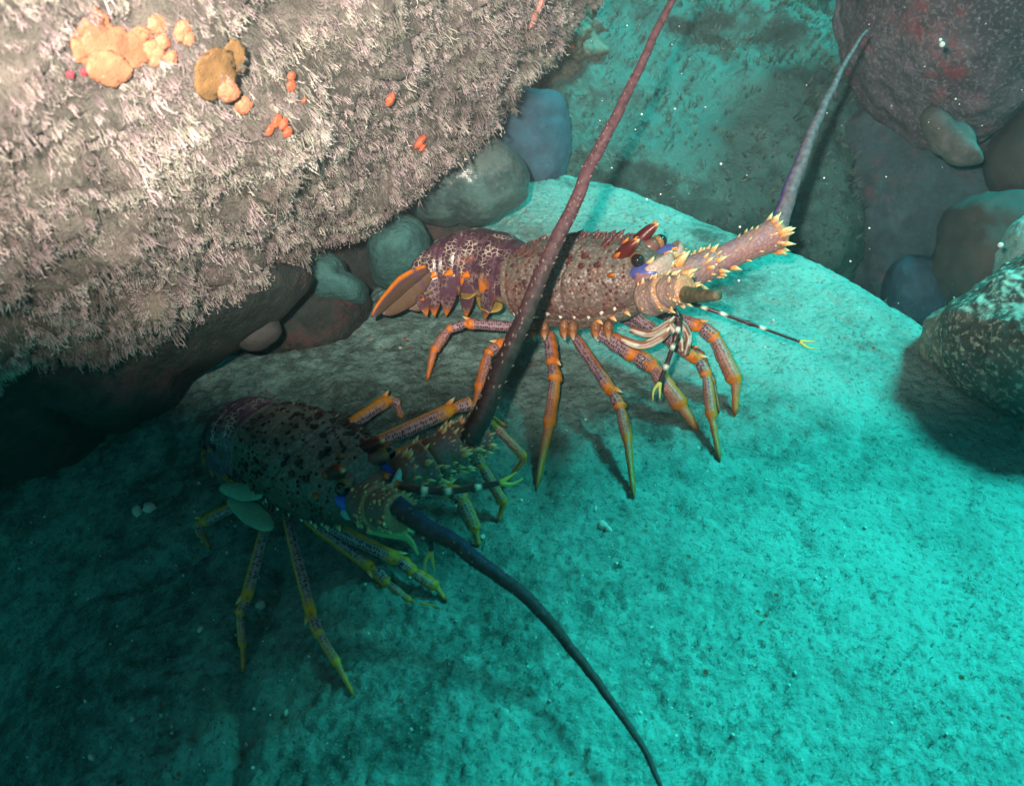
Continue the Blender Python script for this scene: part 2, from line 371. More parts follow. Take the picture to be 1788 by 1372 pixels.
rock('creased_stone', [(1650, 420), (1662, 360), (1720, 335), (1800, 345), (1880, 400), (1880, 520), (1780, 580), (1690, 570), (1655, 520)], 1.55, 0.10,
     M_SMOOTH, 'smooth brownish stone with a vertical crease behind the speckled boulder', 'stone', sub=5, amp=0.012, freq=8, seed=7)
rock('small_blue_stone', [(1545, 500), (1560, 460), (1600, 448), (1640, 458), (1662, 500), (1650, 560), (1590, 585), (1550, 550)], 1.62, 0.06,
     M_BLUE, 'small bluish stone low in the gap under the rounded grey boulder', 'stone', sub=5, amp=0.006, seed=8)
rock('wedged_stone', [(1612, 205), (1625, 188), (1660, 215), (1700, 255), (1715, 282), (1690, 286), (1650, 270), (1625, 240)], 1.50, 0.025,
     mat_rock('pale_elongated_stone', (0.11, 0.10, 0.095), (0.05, 0.045, 0.045), (0.19, 0.18, 0.16), 0.0, bump=0.3), 'slim pale elongated stone hanging wedged between dark and grey boulders', 'stone', sub=5, amp=0.004, seed=9)
rock('speckled_boulder', [(1628, 600), (1640, 555), (1690, 520), (1760, 475), (1850, 430), (2000, 420), (2080, 560), (2050, 740), (1920, 800), (1800, 745), (1720, 705), (1655, 660), (1632, 630)], 1.22, 0.17,
     M_SPEC, 'speckled dark boulder with bright silt on top at the right edge', 'boulder', sub=7, amp=0.012, freq=10, seed=11, centre=(1830, 610), sq=0.85)
rock('silted_boulder', [(1745, 470), (1752, 420), (1770, 385), (1830, 360), (1950, 370), (2000, 450), (1950, 560), (1800, 560)], 1.36, 0.07,
     mat_rock('thick_silt', (0.3, 0.5, 0.45), (0.2, 0.3, 0.27), (0.42, 0.7, 0.65), 1.0, (0.42, 0.73, 0.68)), 'bright silt covered boulder behind the speckled boulder', 'boulder', sub=5, amp=0.01, seed=12)
rock('blue_stone', [(820, 240), (835, 195), (880, 170), (945, 158), (982, 172), (990, 215), (990, 290), (960, 330), (860, 330), (810, 290)], 1.72, 0.09,
     M_BLUE, 'blue angular stone standing behind the mottled oval pebble', 'stone', sub=5, amp=0.009, freq=12, seed=13, sq=0.8)
rock('mottled_pebble', [(712, 330), (735, 262), (790, 240), (850, 243), (900, 265), (924, 305), (920, 345), (880, 375), (800, 390), (740, 392), (715, 370)], 1.47, 0.085,
     M_PEB, 'glossy mottled oval pebble resting on the slab behind the lobster tail', 'pebble', sub=6, amp=0.005, freq=10, seed=14)
rock('low_stone', [(640, 460), (650, 400), (690, 378), (735, 385), (750, 430), (745, 480), (700, 500), (655, 495)], 1.38, 0.06,
     M_BG, 'low green stone with pale streaks left of the upright lobster tail', 'stone', sub=5, amp=0.008, seed=15)
rock('fallen_stone', [(505, 470), (515, 430), (560, 440), (610, 475), (645, 505), (640, 530), (590, 530), (530, 510)], 1.34, 0.05,
     M_BG, 'green edged stone in the gap right of the overhanging boulder', 'stone', sub=5, amp=0.008, seed=16)
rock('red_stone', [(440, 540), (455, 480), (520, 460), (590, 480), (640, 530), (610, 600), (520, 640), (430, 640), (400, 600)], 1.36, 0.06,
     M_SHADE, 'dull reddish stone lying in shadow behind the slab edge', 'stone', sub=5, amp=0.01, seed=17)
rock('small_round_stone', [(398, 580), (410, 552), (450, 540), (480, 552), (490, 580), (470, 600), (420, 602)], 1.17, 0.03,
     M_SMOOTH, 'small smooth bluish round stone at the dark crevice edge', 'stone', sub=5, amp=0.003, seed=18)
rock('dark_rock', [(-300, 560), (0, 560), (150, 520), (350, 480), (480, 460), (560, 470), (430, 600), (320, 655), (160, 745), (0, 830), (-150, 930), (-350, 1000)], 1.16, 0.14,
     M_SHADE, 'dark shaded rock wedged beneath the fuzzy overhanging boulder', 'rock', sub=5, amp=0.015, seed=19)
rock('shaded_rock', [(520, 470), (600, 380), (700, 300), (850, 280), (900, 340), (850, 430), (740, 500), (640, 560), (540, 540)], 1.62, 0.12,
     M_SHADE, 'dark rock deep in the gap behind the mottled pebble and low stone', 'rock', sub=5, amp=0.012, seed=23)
rock('weedy_rock', [(850, 60), (880, -40), (960, -60), (1040, -20), (1060, 60), (1020, 120), (930, 160), (870, 150)], 1.85, 0.10,
     mat_rock('dark_weedy_rock', (0.10, 0.12, 0.09), (0.03, 0.035, 0.03), (0.26, 0.28, 0.2), 0.3), 'dark weedy rock beside the fuzzy boulder with an orange sponge', 'rock', amp=0.04, freq=16, seed=20)

# ------------------------------------------------------------------ the fuzzy overhanging boulder
B_C = np.array([-0.372, 1.022, 0.551]); B_R = np.array(Euler((0.013, 0.155, 1.063)).to_matrix()); B_A = np.array([0.951, 0.26, 0.425])
def boulder_pts(V):
    L = np.sign(V) * np.abs(V) ** 0.93 * B_A * 0.985
    W = B_C + L @ B_R.T; n = (V / B_A) @ B_R.T; n /= np.linalg.norm(n, axis=1)[:, None]
    d = fbm(W, 5.5, 4, 50, 0.55) * 0.05 + fbm(W, 22, 4, 51, 0.6) * 0.042 + fbm(W, 90, 3, 52) * 0.008
    return W + n * d[:, None], n
def mat_boulder():
    t = NT('fuzzy_boulder'); o = t.obj(); n1 = t.noise(o, 9, 6, 0.6); n2 = t.noise(o, 60, 5, 0.65)
    c = t.ramp(n1, [(0.3, (0.08, 0.075, 0.06)), (0.5, (0.16, 0.145, 0.12)), (0.7, (0.28, 0.21, 0.19))]); c = t.mix(t.ramp(n2, [(0.38, 0.8), (0.55, 0)]), c, (0.07, 0.06, 0.05))
    t.l(c, t.b.inputs['Base Color']); t.b.inputs['Roughness'].default_value = 0.95; b = t.bump(n2, 0.6, 0.01); t.bump(t.noise(o, 260, 4, 0.7), 0.9, 0.006, b); return t.m
Vb, Fb = ico(7); Wb, Nb = boulder_pts(Vb)
boulder = mesh_obj('overhanging_boulder', Wb, Fb, mat_boulder())
tag(boulder, 'huge overhanging boulder covered in pale feathery fuzz, upper left', 'boulder')

blocker_V, blocker_F = ico(5)
_ov = np.sign(blocker_V) * np.abs(blocker_V) ** [0.6, 0.6, 1] * [0.72, 1.02, 0.22]
_ov = _ov + blocker_V * (fbm(blocker_V * 0.6, 2.2, 4, 77)[:, None] * 0.10)
_ov = _ov @ np.array(Euler((0, 0, -0.50)).to_matrix()).T
_oo = mesh_obj('shade_blocker_rock', _ov + np.array([-0.08, 1.10, 1.16]), blocker_F, M_SHADE)  # unseen rock added above the view to shade the slab's left side
tag(_oo, kind='structure')

def mat_fuzz():
    t = NT('feathery_hydroids'); at = t.n('Attribute'); at.attribute_name = 'Col'
    t.l(at.outputs['Color'], t.b.inputs['Base Color']); t.b.inputs['Roughness'].default_value = 0.8
    t.b.inputs['Specular IOR Level'].default_value = 0.25
    return t.m
M_FUZZ = mat_fuzz()
def tuft_proto(rng, stalks=9, side=3, length=1.0):
    """feathery tuft: bent 3-sided stalks that carry short side branches, along +z, unit length"""
    V, Fc, H = [], [], []
    def blade(p0, p1, p2, r):
        b = len(V); d = (p2 - p0); d /= np.linalg.norm(d) + 1e-9; a = np.cross(d, [0.3, 0.9, 0.1]); a /= np.linalg.norm(a); c = np.cross(d, a)
        for p, q in ((p0, r), (p1, r * 0.8)):
            for k in range(3): V.append(p + q * (a * math.cos(k * 2.094) + c * math.sin(k * 2.094))); H.append(p[2])
        V.append(p2); H.append(p2[2])
        for k in range(3):
            k2 = (k + 1) % 3; Fc.append((b + k, b + k2, b + 3 + k2)); Fc.append((b + k, b + 3 + k2, b + 3 + k)); Fc.append((b + 3 + k, b + 3 + k2, b + 6))
    def tw(p0, p1, r):
        b = len(V); d = (p1 - p0); d /= np.linalg.norm(d) + 1e-9; a = np.cross(d, [0.3, 0.9, 0.1]); a /= np.linalg.norm(a); c = np.cross(d, a)
        for k in range(3): V.append(p0 + r * (a * math.cos(k * 2.094) + c * math.sin(k * 2.094))); H.append(p0[2])
        V.append(p1); H.append(p1[2])
        for k in range(3): Fc.append((b + k, b + (k + 1) % 3, b + 3))
    for _ in range(stalks):
        a = rng.random() * 6.283; sp = rng.random() * 0.45; l = length * (0.55 + 0.6 * rng.random()); d = np.array([math.cos(a) * sp, math.sin(a) * sp, 1.0])
        p0 = np.array([math.cos(a), math.sin(a), 0]) * rng.random() * 0.22; p1 = p0 + d * l * 0.55; p2 = p1 + (d + rng.normal(size=3) * 0.25) * l * 0.5
        blade(p0, p1, p2, 0.035)
        for _ in range(side):
            t = 0.3 + 0.6 * rng.random(); q = p0 + (p2 - p0) * t; e = d + rng.normal(size=3) * 0.8; e /= np.linalg.norm(e); ll = l * 0.28
            tw(q, q + e * ll, 0.03)
    return np.array(V), np.array(Fc), np.clip(np.array(H), 0, 1.2)
def scatter_tufts(name, Pn, Dn, S, C, parent, rng, protos, kind='stuff'):
    """Pn points, Dn directions, S sizes, C colours"""
    VV, FF, CL = [], [], []; off = 0
    pid = rng.integers(0, len(protos), len(Pn))
    for k, (V, Fc, H) in enumerate(protos):
        m = np.where(pid == k)[0]
        if not len(m): continue
        z = Dn[m] / np.linalg.norm(Dn[m], axis=1)[:, None]; h = rng.normal(size=z.shape); x = np.cross(h, z); x /= np.linalg.norm(x, axis=1)[:, None]; y = np.cross(z, x)
        s = S[m][:, None, None]
        W = Pn[m][:, None, :] + s * (V[None, :, 0:1] * x[:, None] + V[None, :, 1:2] * y[:, None] + V[None, :, 2:3] * z[:, None])
        n = len(V); VV.append(W.reshape(-1, 3)); FF.append((Fc[None] + (np.arange(len(m)) * n)[:, None, None] + off).reshape(-1, 3)); off += n * len(m)
        c = C[m][:, None, :] * (0.28 + 0.92 * H)[None, :, None]; CL.append(c.reshape(-1, 3))  # roots coloured darker, as shade in the gaps between tufts
    o = mesh_obj(name, np.vstack(VV), np.vstack(FF), M_FUZZ, parent, np.clip(np.vstack(CL), 0, 1), shade=False); o['kind'] = kind; return o

rng = np.random.default_rng(3)
cand = rng.normal(size=(420000, 3)); cand /= np.linalg.norm(cand, axis=1)[:, None]
Wc, Nc = boulder_pts(cand)
q = Wc - CC; dep = q @ FW; pxc = 894 + F_PX * (q @ RT) / dep; pyc = 686 - F_PX * (q @ UPV) / dep
vis = ((q * Nc).sum(1) < 0.12 * dep) & (pxc > -260) & (pxc < 1250) & (pyc > -260) & (pyc < 900) & (dep > 0.3)
clump = fbm(Wc, 26, 3, 61, 0.6); keep = vis & (rng.random(len(Wc)) < np.clip(0.85 + clump * 1.2, 0.6, 1.0) * np.clip(1.1 - dep * 0.10, 0.2, 1))
idx = np.where(keep)[0]
if len(idx) > 31000: idx = rng.choice(idx, 31000, False)
Pn, Nn = Wc[idx], Nc[idx]
drift = np.array([0.30, -0.10, -0.95])
Dn = Nn * 0.50 + drift * 0.75 + rng.normal(size=Nn.shape) * 0.16
big = fbm(Pn, 9, 3, 62); S = (0.0075 + 0.0040 * rng.random(len(idx)) + 0.012 * np.clip(big + 0.02, 0, 1)) * (0.75 + 0.5 * rng.random(len(idx)))
S = S * (0.8 + 0.25 * dep[idx]); S = np.where(rng.random(len(idx)) < 0.03, S * 1.7, S)
pal = np.array([[0.48, 0.38, 0.36], [0.42, 0.38, 0.33], [0.54, 0.42, 0.42], [0.36, 0.34, 0.28], [0.58, 0.52, 0.46], [0.38, 0.27, 0.28]])
hue = fbm(Pn, 7, 3, 63); pi = np.clip(((hue + 0.45) * 4 + rng.random(len(idx)) * 2.2).astype(int), 0, 5)
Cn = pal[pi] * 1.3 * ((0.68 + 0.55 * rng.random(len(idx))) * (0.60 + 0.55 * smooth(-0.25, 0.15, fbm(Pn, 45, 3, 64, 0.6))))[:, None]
protos = [tuft_proto(np.random.default_rng(100 + k), 4, 1, 0.85) for k in range(6)] + [tuft_proto(np.random.default_rng(140 + k), 3, 3, 0.7) for k in range(4)]
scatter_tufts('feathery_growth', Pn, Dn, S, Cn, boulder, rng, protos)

def fringe(host, n, size, cols, seed, upmin=0.35):
    rg = np.random.default_rng(seed); me = host.data; co = np.empty(len(me.vertices) * 3, np.float32); me.vertices.foreach_get('co', co); nr = np.empty(len(me.vertices) * 3, np.float32); me.vertices.foreach_get('normal', nr)
    W = co.reshape(-1, 3) + np.array(host.location); N_ = nr.reshape(-1, 3); m = np.where((N_[:, 2] > upmin) & (((W - CC) * N_).sum(1) < 0.3))[0]
    k = rg.choice(m, n); Wp = W[k] + rg.normal(size=(n, 3)) * 0.004; c = np.array(cols)[rg.integers(0, len(cols), n)] * (0.6 + 0.6 * rg.random((n, 1)))
    pr = [tuft_proto(np.random.default_rng(500 + i), 4, 0, 0.9) for i in range(4)]
    scatter_tufts('algal_fringe', Wp, N_[k] + rg.normal(size=(n, 3)) * 0.4, size * (0.5 + rg.random(n)), c, host, rg, pr)
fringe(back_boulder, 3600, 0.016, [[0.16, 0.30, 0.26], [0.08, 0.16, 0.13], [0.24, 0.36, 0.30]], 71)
def hit_boulder(px, py):
    m = (np.hypot(pxc - px, pyc - py) < 22) & vis & ((q * Nc).sum(1) < 0)
    i = np.where(m)[0]; j = i[np.argmin(dep[i])] if len(i) else np.argmin(np.hypot(pxc - px, pyc - py)); return Wc[j], Nc[j]

# ------------------------------------------------------------------ sponges on the boulder
def mat_simple(name, c, rough=0.5, var=0.3, scale=60, bump=0.3, sss=0.0, spec=0.5):
    t = NT(name); o = t.obj(); n = t.noise(o, scale, 4, 0.6)
    t.l(t.mix(t.ramp(n, [(0.35, 0), (0.65, 1)]), tuple(x * (1 - var) for x in c), tuple(min(1, x * (1 + var * 0.5)) for x in c)), t.b.inputs['Base Color'])
    t.b.inputs['Roughness'].default_value = rough; t.b.inputs['Specular IOR Level'].default_value = spec
    if sss: t.b.inputs['Subsurface Weight'].default_value = sss; t.b.inputs['Subsurface Radius'].default_value = (0.01, 0.004, 0.002); t.b.inputs['Subsurface Scale'].default_value = 0.5
    b = t.bump(n, bump, 0.002); t.bump(t.ramp(t.vor(o, 420), [(0.1, 0), (0.35, 1)]), 0.5, 0.0015, b); return t.m
M_ORANGE = mat_simple('orange_sponge', (0.76, 0.23, 0.12), 0.5, 0.25, 120, 0.4)
M_TANM = mat_simple('tan_film', (0.55, 0.21, 0.11), 0.45, 0.45, 40, 0.5)
M_RED = mat_simple('red_sponge', (0.62, 0.12, 0.05), 0.5, 0.3, 120, 0.4)
def blobs(name, mat, centre, items, label, cat, lift=0.004, get=None, seed=0, fat=0.8, grow=1.35):
    """items: (dx px, dy px, radius px x, y) lobes set on the surface; lobes of one colony are joined in one mesh"""
    V0, F0 = ico(4); VV, FF = [], []; off = 0
    for (px, py, rx, ry) in items:
        w, n = (get or hit_boulder)(px, py); d = (w - CC) @ FW; k = d / F_PX
        a = np.cross(n, UPV); a /= np.linalg.norm(a); b = np.cross(n, a)
        L = V0 + (0.35 * fbm(V0, 1.7, 3, seed + off % 97) + 0.12 * fbm(V0, 6, 2, seed))[:, None] * V0
        VV.append(w + n * lift + (L[:, :1] * a * rx * grow + L[:, 1:2] * b * ry * grow + L[:, 2:] * n * min(rx, ry) * fat) * k); FF.append(F0 + off); off += len(V0)
    o = mesh_obj(name, np.vstack(VV), np.vstack(FF), mat); tag(o, label, cat); return o
r_ = np.random.default_rng(9)
blobs('orange_sponge', M_ORANGE, None, [(242, 78, 14, 12), (262, 62, 18, 13), (282, 58, 16, 12), (295, 74, 13, 11), (318, 70, 13, 14), (332, 80, 10, 9), (280, 92, 15, 12), (286, 106, 11, 8), (268, 115, 9, 9), (272, 84, 13, 10), (306, 90, 11, 9)],
      'bright orange knobbly sponge cluster high on the fuzzy boulder', 'sponge', seed=1, lift=0.004, fat=0.6, grow=1.3)
blobs('smooth_sponge', M_TANM, None, [(185, 95, 40, 24), (200, 112, 32, 20), (212, 98, 26, 22), (168, 62, 24, 30)], 'smooth flat orange-tan sponge patch left of the knobbly orange cluster', 'sponge', seed=2, lift=0.006, fat=0.2, grow=1.5)
blobs('brown_sponge', mat_simple('brown_film', (0.27, 0.14, 0.05), 0.45, 0.4, 50, 0.4), None, [(385, 130, 34, 30), (405, 118, 24, 20), (370, 152, 18, 16)], 'smooth brown sponge sheet right of the orange cluster', 'sponge', seed=3, lift=0.006, fat=0.2, grow=1.5)
blobs('finger_sponge', M_ORANGE, None, [(390, 163, 13, 10), (396, 161, 13, 10), (402, 158, 14, 10), (408, 156, 12, 9)], 'finger shaped orange sponge along the lower rim of the brown sheet', 'sponge', seed=4, lift=0.010, grow=1.7)
blobs('curled_sponge', M_RED, None, [(478, 203, 7, 9), (477, 217, 6, 8), (488, 236, 8, 7), (496, 226, 7, 8), (500, 219, 4, 5)], 'small curled red-orange sponge in the middle of the fuzzy boulder', 'sponge', seed=5, lift=0.008)
blobs('red_sponge', M_RED, None, [(520, 140, 8, 7), (512, 132, 6, 6), (536, 155, 4, 4)], 'small red sponge pair just above the curled sponge', 'sponge', seed=6, lift=0.006)
blobs('red_sponge', M_RED, None, [(683, 186, 8, 9)], 'single round red sponge near the right part of the fuzzy boulder', 'sponge', seed=7, lift=0.007)
blobs('rust_sponge', M_RED, None, [(733, 250, 7, 11), (724, 262, 7, 10), (717, 270, 5, 6)], 'elongated rust sponge at the lower right rim of the fuzzy boulder', 'sponge', seed=8, lift=0.008)
blobs('pink_sponge', mat_simple('pink_sponge', (0.6, 0.25, 0.2), 0.5, 0.3, 120, 0.4), None, [(945, 22, 6, 10), (943, 38, 7, 9)], 'dull pink upright sponge at the far top rim of the fuzzy boulder', 'sponge', seed=8, lift=0.008, grow=2.0)
blobs('crimson_sponge', mat_simple('crimson', (0.6, 0.05, 0.08), 0.5, 0.3), None, [(122, 134, 6, 5), (153, 117, 6, 5)], 'tiny crimson sponge spots left of the tan patch', 'sponge', seed=8, lift=0.008)

def on_depth(d):
    def g(px, py):
        w = P(px, py, d); n = -ray(px, py); return w, n / np.linalg.norm(n)
    return g
blobs('orange_ball_sponge', M_RED, None, [(985, 76, 13, 14), (975, 68, 8, 8)], 'dull orange ball sponge on the dark weedy rock', 'sponge', seed=9, get=on_depth(1.765))

# the ragged clump hanging from the rim
def clump_obj(px, py, d, size, n, label, seed):
    rg = np.random.default_rng(seed); c = P(px, py, d); u = rg.normal(size=(n, 3)); u /= np.linalg.norm(u, axis=1)[:, None]
    pp = c + u * size * rg.random((n, 1)) ** 0.5 * [0.8, 0.8, 1.0]; dn = u * 0.8 + np.array([0.1, -0.2, -0.5])
    col = pal[rg.integers(0, 5, n)] * (0.8 + 0.5 * rg.random((n, 1)))
    root = empty('hydroid_clump', tuple(c)); tag(root, label, 'hydroid')
    V, Fc = ico(4); V = V * size * 0.75 * (1 + 0.25 * fbm(V, 2, 3, seed)[:, None]); mesh_obj('stalk_mass', V + c, Fc, M_FUZZ, root, np.tile([[0.16, 0.14, 0.11]], (len(V), 1)))
    scatter_tufts('feathery_tips', pp, dn, np.full(n, size * 0.62), col, root, rg, protos)
clump_obj(270, 535, 0.93, 0.018, 260, 'ragged pale clump hanging off the lower rim of the boulder', 5)

# ------------------------------------------------------------------ lobster building blocks
def frames(pts):
    pts = np.asarray(pts, float); t = np.gradient(pts, axis=0); t /= np.linalg.norm(t, axis=1)[:, None] + 1e-12; return t
def tube(buf, pts, rad, col, up=(0, 0, 1), seg=14, flat=1.0, colfn=None, twist=0.0, cap=True):
    """swept tube; rad per point; flat = side/up radius ratio; colfn(u 0..1, angle)->rgba"""
    pts = np.asarray(pts, float); n = len(pts); t = frames(pts); rad = np.broadcast_to(np.asarray(rad, float), (n,))
    a = np.cross(t, np.asarray(up, float)); a /= np.linalg.norm(a, axis=1)[:, None] + 1e-9
    for i in range(1, n):
        if a[i] @ a[i - 1] < 0: a[i] = -a[i]
    b = np.cross(a, t)
    th = np.arange(seg) / seg * 2 * math.pi
    V = pts[:, None] + rad[:, None, None] * (np.cos(th)[None, :, None] * a[:, None] * flat + np.sin(th)[None, :, None] * b[:, None])
    s = np.concatenate([[0], np.cumsum(np.linalg.norm(np.diff(pts, axis=0), axis=1))]); L = s[-1]
    U = np.stack(np.broadcast_arrays(s[:, None], th[None] * max(rad.mean(), 1e-4)), -1).reshape(-1, 2)
    if colfn is not None: C = colfn(np.repeat(s / L, seg), np.tile(th, n))
    else: C = np.tile(np.asarray(col, float), (n * seg, 1))
    F_ = [(i * seg + j, i * seg + (j + 1) % seg, (i + 1) * seg + (j + 1) % seg, (i + 1) * seg + j) for i in range(n - 1) for j in range(seg)]
    if cap: F_.append(tuple(range(seg))[::-1]); F_.append(tuple((n - 1) * seg + j for j in range(seg)))
    buf.add(V.reshape(-1, 3), F_, C, U)
def spine_curve(P_, n=24, k=3):
    """Catmull-Rom through the points"""
    P_ = np.asarray(P_, float); Q = np.vstack([2 * P_[0] - P_[1], P_, 2 * P_[-1] - P_[-2]]); m = len(P_) - 1; out = []
    for t in np.linspace(0, m - 1e-6, n):
        i = int(t); f = t - i; a, b, c, d = Q[i], Q[i + 1], Q[i + 2], Q[i + 3]
        out.append(0.5 * ((2 * b) + (-a + c) * f + (2 * a - 5 * b + 4 * c - d) * f * f + (-a + 3 * b - 3 * c + d) * f ** 3))
    return np.array(out)
def cone(buf, p, d, length, r, c0, c1, seg=7, bend=None):
    p = np.asarray(p, float); d = np.asarray(d, float); d = d / np.linalg.norm(d); a = np.cross(d, [0.31, 0.2, 0.93]); a /= np.linalg.norm(a); b = np.cross(d, a)
    bend = np.zeros(3) if bend is None else np.asarray(bend, float); V, C = [], []
    for t, q in ((-0.15, 1.05), (0.25, 0.8), (0.6, 0.42)):
        for k in range(seg):
            an = k * 2 * math.pi / seg; V.append(p + d * length * t + bend * t * t * length + q * r * (a * math.cos(an) + b * math.sin(an))); tt = min(max(t, 0) * 1.5, 1); C.append(np.array(c0) * (1 - tt) + np.array(c1) * tt)
    V.append(p + d * length + bend * length); C.append(c1)
    F_ = [(i * seg + j, i * seg + (j + 1) % seg, (i + 1) * seg + (j + 1) % seg, (i + 1) * seg + j) for i in range(2) for j in range(seg)] + [(2 * seg + j, 2 * seg + (j + 1) % seg, 3 * seg) for j in range(seg)]
    buf.add(np.array(V), F_, np.array(C))
def ball(buf, p, r, c, sub=3, sc=(1, 1, 1), R=None):
    V, Fc = ico(sub); V = V * np.array(sc) * r
    if R is not None: V = V @ np.asarray(R).T
    buf.add(V + p, Fc, c)

ORANGE = np.array([0.80, 0.22, 0.015]); PALE = np.array([0.80, 0.66, 0.36]); DRED = np.array([0.20, 0.02, 0.02]); PURP = np.array([0.19, 0.10, 0.15])
CREAM = np.array([0.70, 0.60, 0.45]); BROWN = np.array([0.16, 0.07, 0.05]); GREYB = np.array([0.27, 0.21, 0.17])

class Lobster:
    def __init__(s, name, origin_px, origin_depth, yaw, pitch, roll, L, label, palette):
        s.O = P(*origin_px, origin_depth); s.L = L; s.pal = palette
        F = np.array([math.cos(pitch) * math.cos(yaw), -math.cos(pitch) * math.sin(yaw), math.sin(pitch)])
        S = np.array([math.sin(yaw), math.cos(yaw), 0.0]); U = np.cross(F, S)
        S2 = S * math.cos(roll) - U * math.sin(roll); U2 = np.cross(F, S2); s.F, s.S, s.U = F, S2, U2     # S: the animal's left side, away from the camera
        s.root = empty(name, tuple(PZ(origin_px[0], origin_px[1] + 200, 0))); tag(s.root, label, 'lobster'); s.rng = np.random.default_rng(5)
    def w(s, f, sd, u): return s.O + s.L * (np.multiply.outer(np.asarray(f, float), s.F) + np.multiply.outer(np.asarray(sd, float), s.S) + np.multiply.outer(np.asarray(u, float), s.U))
    def vec(s, f, sd, u): v = f * s.F + sd * s.S + u * s.U; return v / np.linalg.norm(v)
    # carapace section
    def sect(s, f):
        f = np.asarray(f, float)
        kf = [-0.03, 0.0, 0.06, 0.2, 0.45, 0.62, 0.8, 0.92, 1.0, 1.04]
        wd = np.interp(f, kf, [0.20, 0.265, 0.285, 0.315, 0.335, 0.325, 0.30, 0.265, 0.20, 0.12]); tp = np.interp(f, kf, [0.17, 0.225, 0.245, 0.275, 0.285, 0.275, 0.255, 0.225, 0.15, 0.07]); bt = np.interp(f, kf, [0.18, 0.25, 0.28, 0.315, 0.33, 0.32, 0.27, 0.20, 0.13, 0.07])
        return wd, tp, bt
    def surf(s, f, th):
        wd, tp, bt = s.sect(f); c, sn = np.cos(th), np.sin(th)
        x = wd * np.sign(c) * np.abs(c) ** 0.86; u = np.where(sn > 0, tp * np.abs(sn) ** 0.95, -bt * np.abs(sn) ** 0.85)
        x = x * np.where(sn < 0, 1 - 0.30 * np.abs(sn) ** 2, 1)
        g = -0.020 * np.exp(-((f - 0.56 - 0.10 * np.cos(th * 1.0 - math.pi / 2) ** 2 + 0.08) / 0.018) ** 2) * (sn > -0.2)
        g = g - 0.012 * np.exp(-((f - 0.045) / 0.012) ** 2) - 0.012 * np.exp(-((sn + 0.50 + 0.25 * (f - 0.5) ** 2) / 0.035) ** 2) * (f > 0.1)
        k = 1 + g / 0.30; return x * k, u * k
    def carapace(s):
        b = Buf(); nf, nt_ = 150, 150; f = np.linspace(-0.03, 1.04, nf); th = np.arange(nt_) / nt_ * 2 * math.pi
        Fg, Tg = np.meshgrid(f, th, indexing='ij'); fx, tx = Fg.ravel(), Tg.ravel(); x, u = s.surf(fx, tx)
        p3 = np.stack([fx, x, u], 1); gr = fbm(p3, 34, 3, 70, 0.7)[:, None] * 0.008 + fbm(p3, 9, 2, 71)[:, None] * 0.012
        k = 1 + gr[:, 0] / 0.3; W = s.w(fx, x * k, u * k)
        n = fbm(p3, 12, 4, 72, 0.6); sn = np.sin(tx)
        top, flank, belly = s.pal['top'], s.pal['flank'], s.pal['belly']
        m = smooth(0.0, 0.9, sn + n * 0.5)[:, None]; C = flank * (1 - m) + top * m; m2 = smooth(-0.35, -0.7, sn)[:, None]; C = C * (1 - m2) + belly * m2
        red = smooth(0.05, 0.35, n)[:, None] * 0.45; C = C * (1 - red) + s.pal['blotch'] * red
        rim = np.exp(-((fx - 0.01) / 0.02) ** 2)[:, None] * 0.5; C = C * (1 - rim) + CREAM * 0.6 * rim
        Fc = [(i * nt_ + j, i * nt_ + (j + 1) % nt_, (i + 1) * nt_ + (j + 1) % nt_, (i + 1) * nt_ + j) for i in range(nf - 1) for j in range(nt_)]
        Fc.append(tuple(range(nt_))[::-1]); Fc.append(tuple((nf - 1) * nt_ + j for j in range(nt_)))
        b.add(W, Fc, np.hstack([np.clip(C, 0, 1), np.full((len(C), 1), 0.8)]))
        rg = s.rng; placed = []
        def spike(f, t, ln, r, c0, c1, lean=0.8):
            x, u = s.surf(np.array([f]), np.array([t])); x, u = x[0], u[0]; nr = np.array([0, x / 0.30, u / 0.28]); nr /= np.linalg.norm(nr) + 1e-9
            cone(b, s.w(f, x, u), s.vec(lean, nr[1], nr[2]), ln * s.L, r * s.L, c0, c1)
        # many small dark tubercles, fewer large ones in rows, white beads low on the flank
        for _ in range(420):
            f = 0.06 + 0.86 * rg.random(); t = -0.45 + (math.pi + 0.9) * rg.random()
            spike(f, t, 0.020 + 0.014 * rg.random(), 0.009 + 0.004 * rg.random(), s.pal['dot'], s.pal['dot'] * 1.5 if rg.random() < 0.88 else CREAM * 0.5)
        for row in (0.6, 1.1, 1.57, 2.04, 2.54):
            for k in range(8):
                f = 0.10 + 0.105 * k + 0.02 * rg.random(); spike(f, row + 0.12 * rg.normal(), 0.042 + 0.030 * f, 0.017 + 0.008 * f, s.pal['dot'] * 0.8, ORANGE * 0.9 if f > 0.78 else s.pal['dot'] * 1.3, 1.1)
        for side in (0, 1):
            for k in range(9):
                f = 0.06 + 0.095 * k; t = -0.30 - 0.02 * k if side == 0 else math.pi + 0.30 + 0.02 * k
                spike(f, t + 0.10 * rg.normal(), 0.022, 0.016, s.pal['bead'], s.pal['bead'], 0.2)
                if k > 5: spike(f + 0.04, t + 0.25, 0.05, 0.02, ORANGE, PALE, 1.2)
        # rear rim hairs / cream edge handled by colour; supraorbital horns
        b.build('carapace', M_SHELL, s.root)
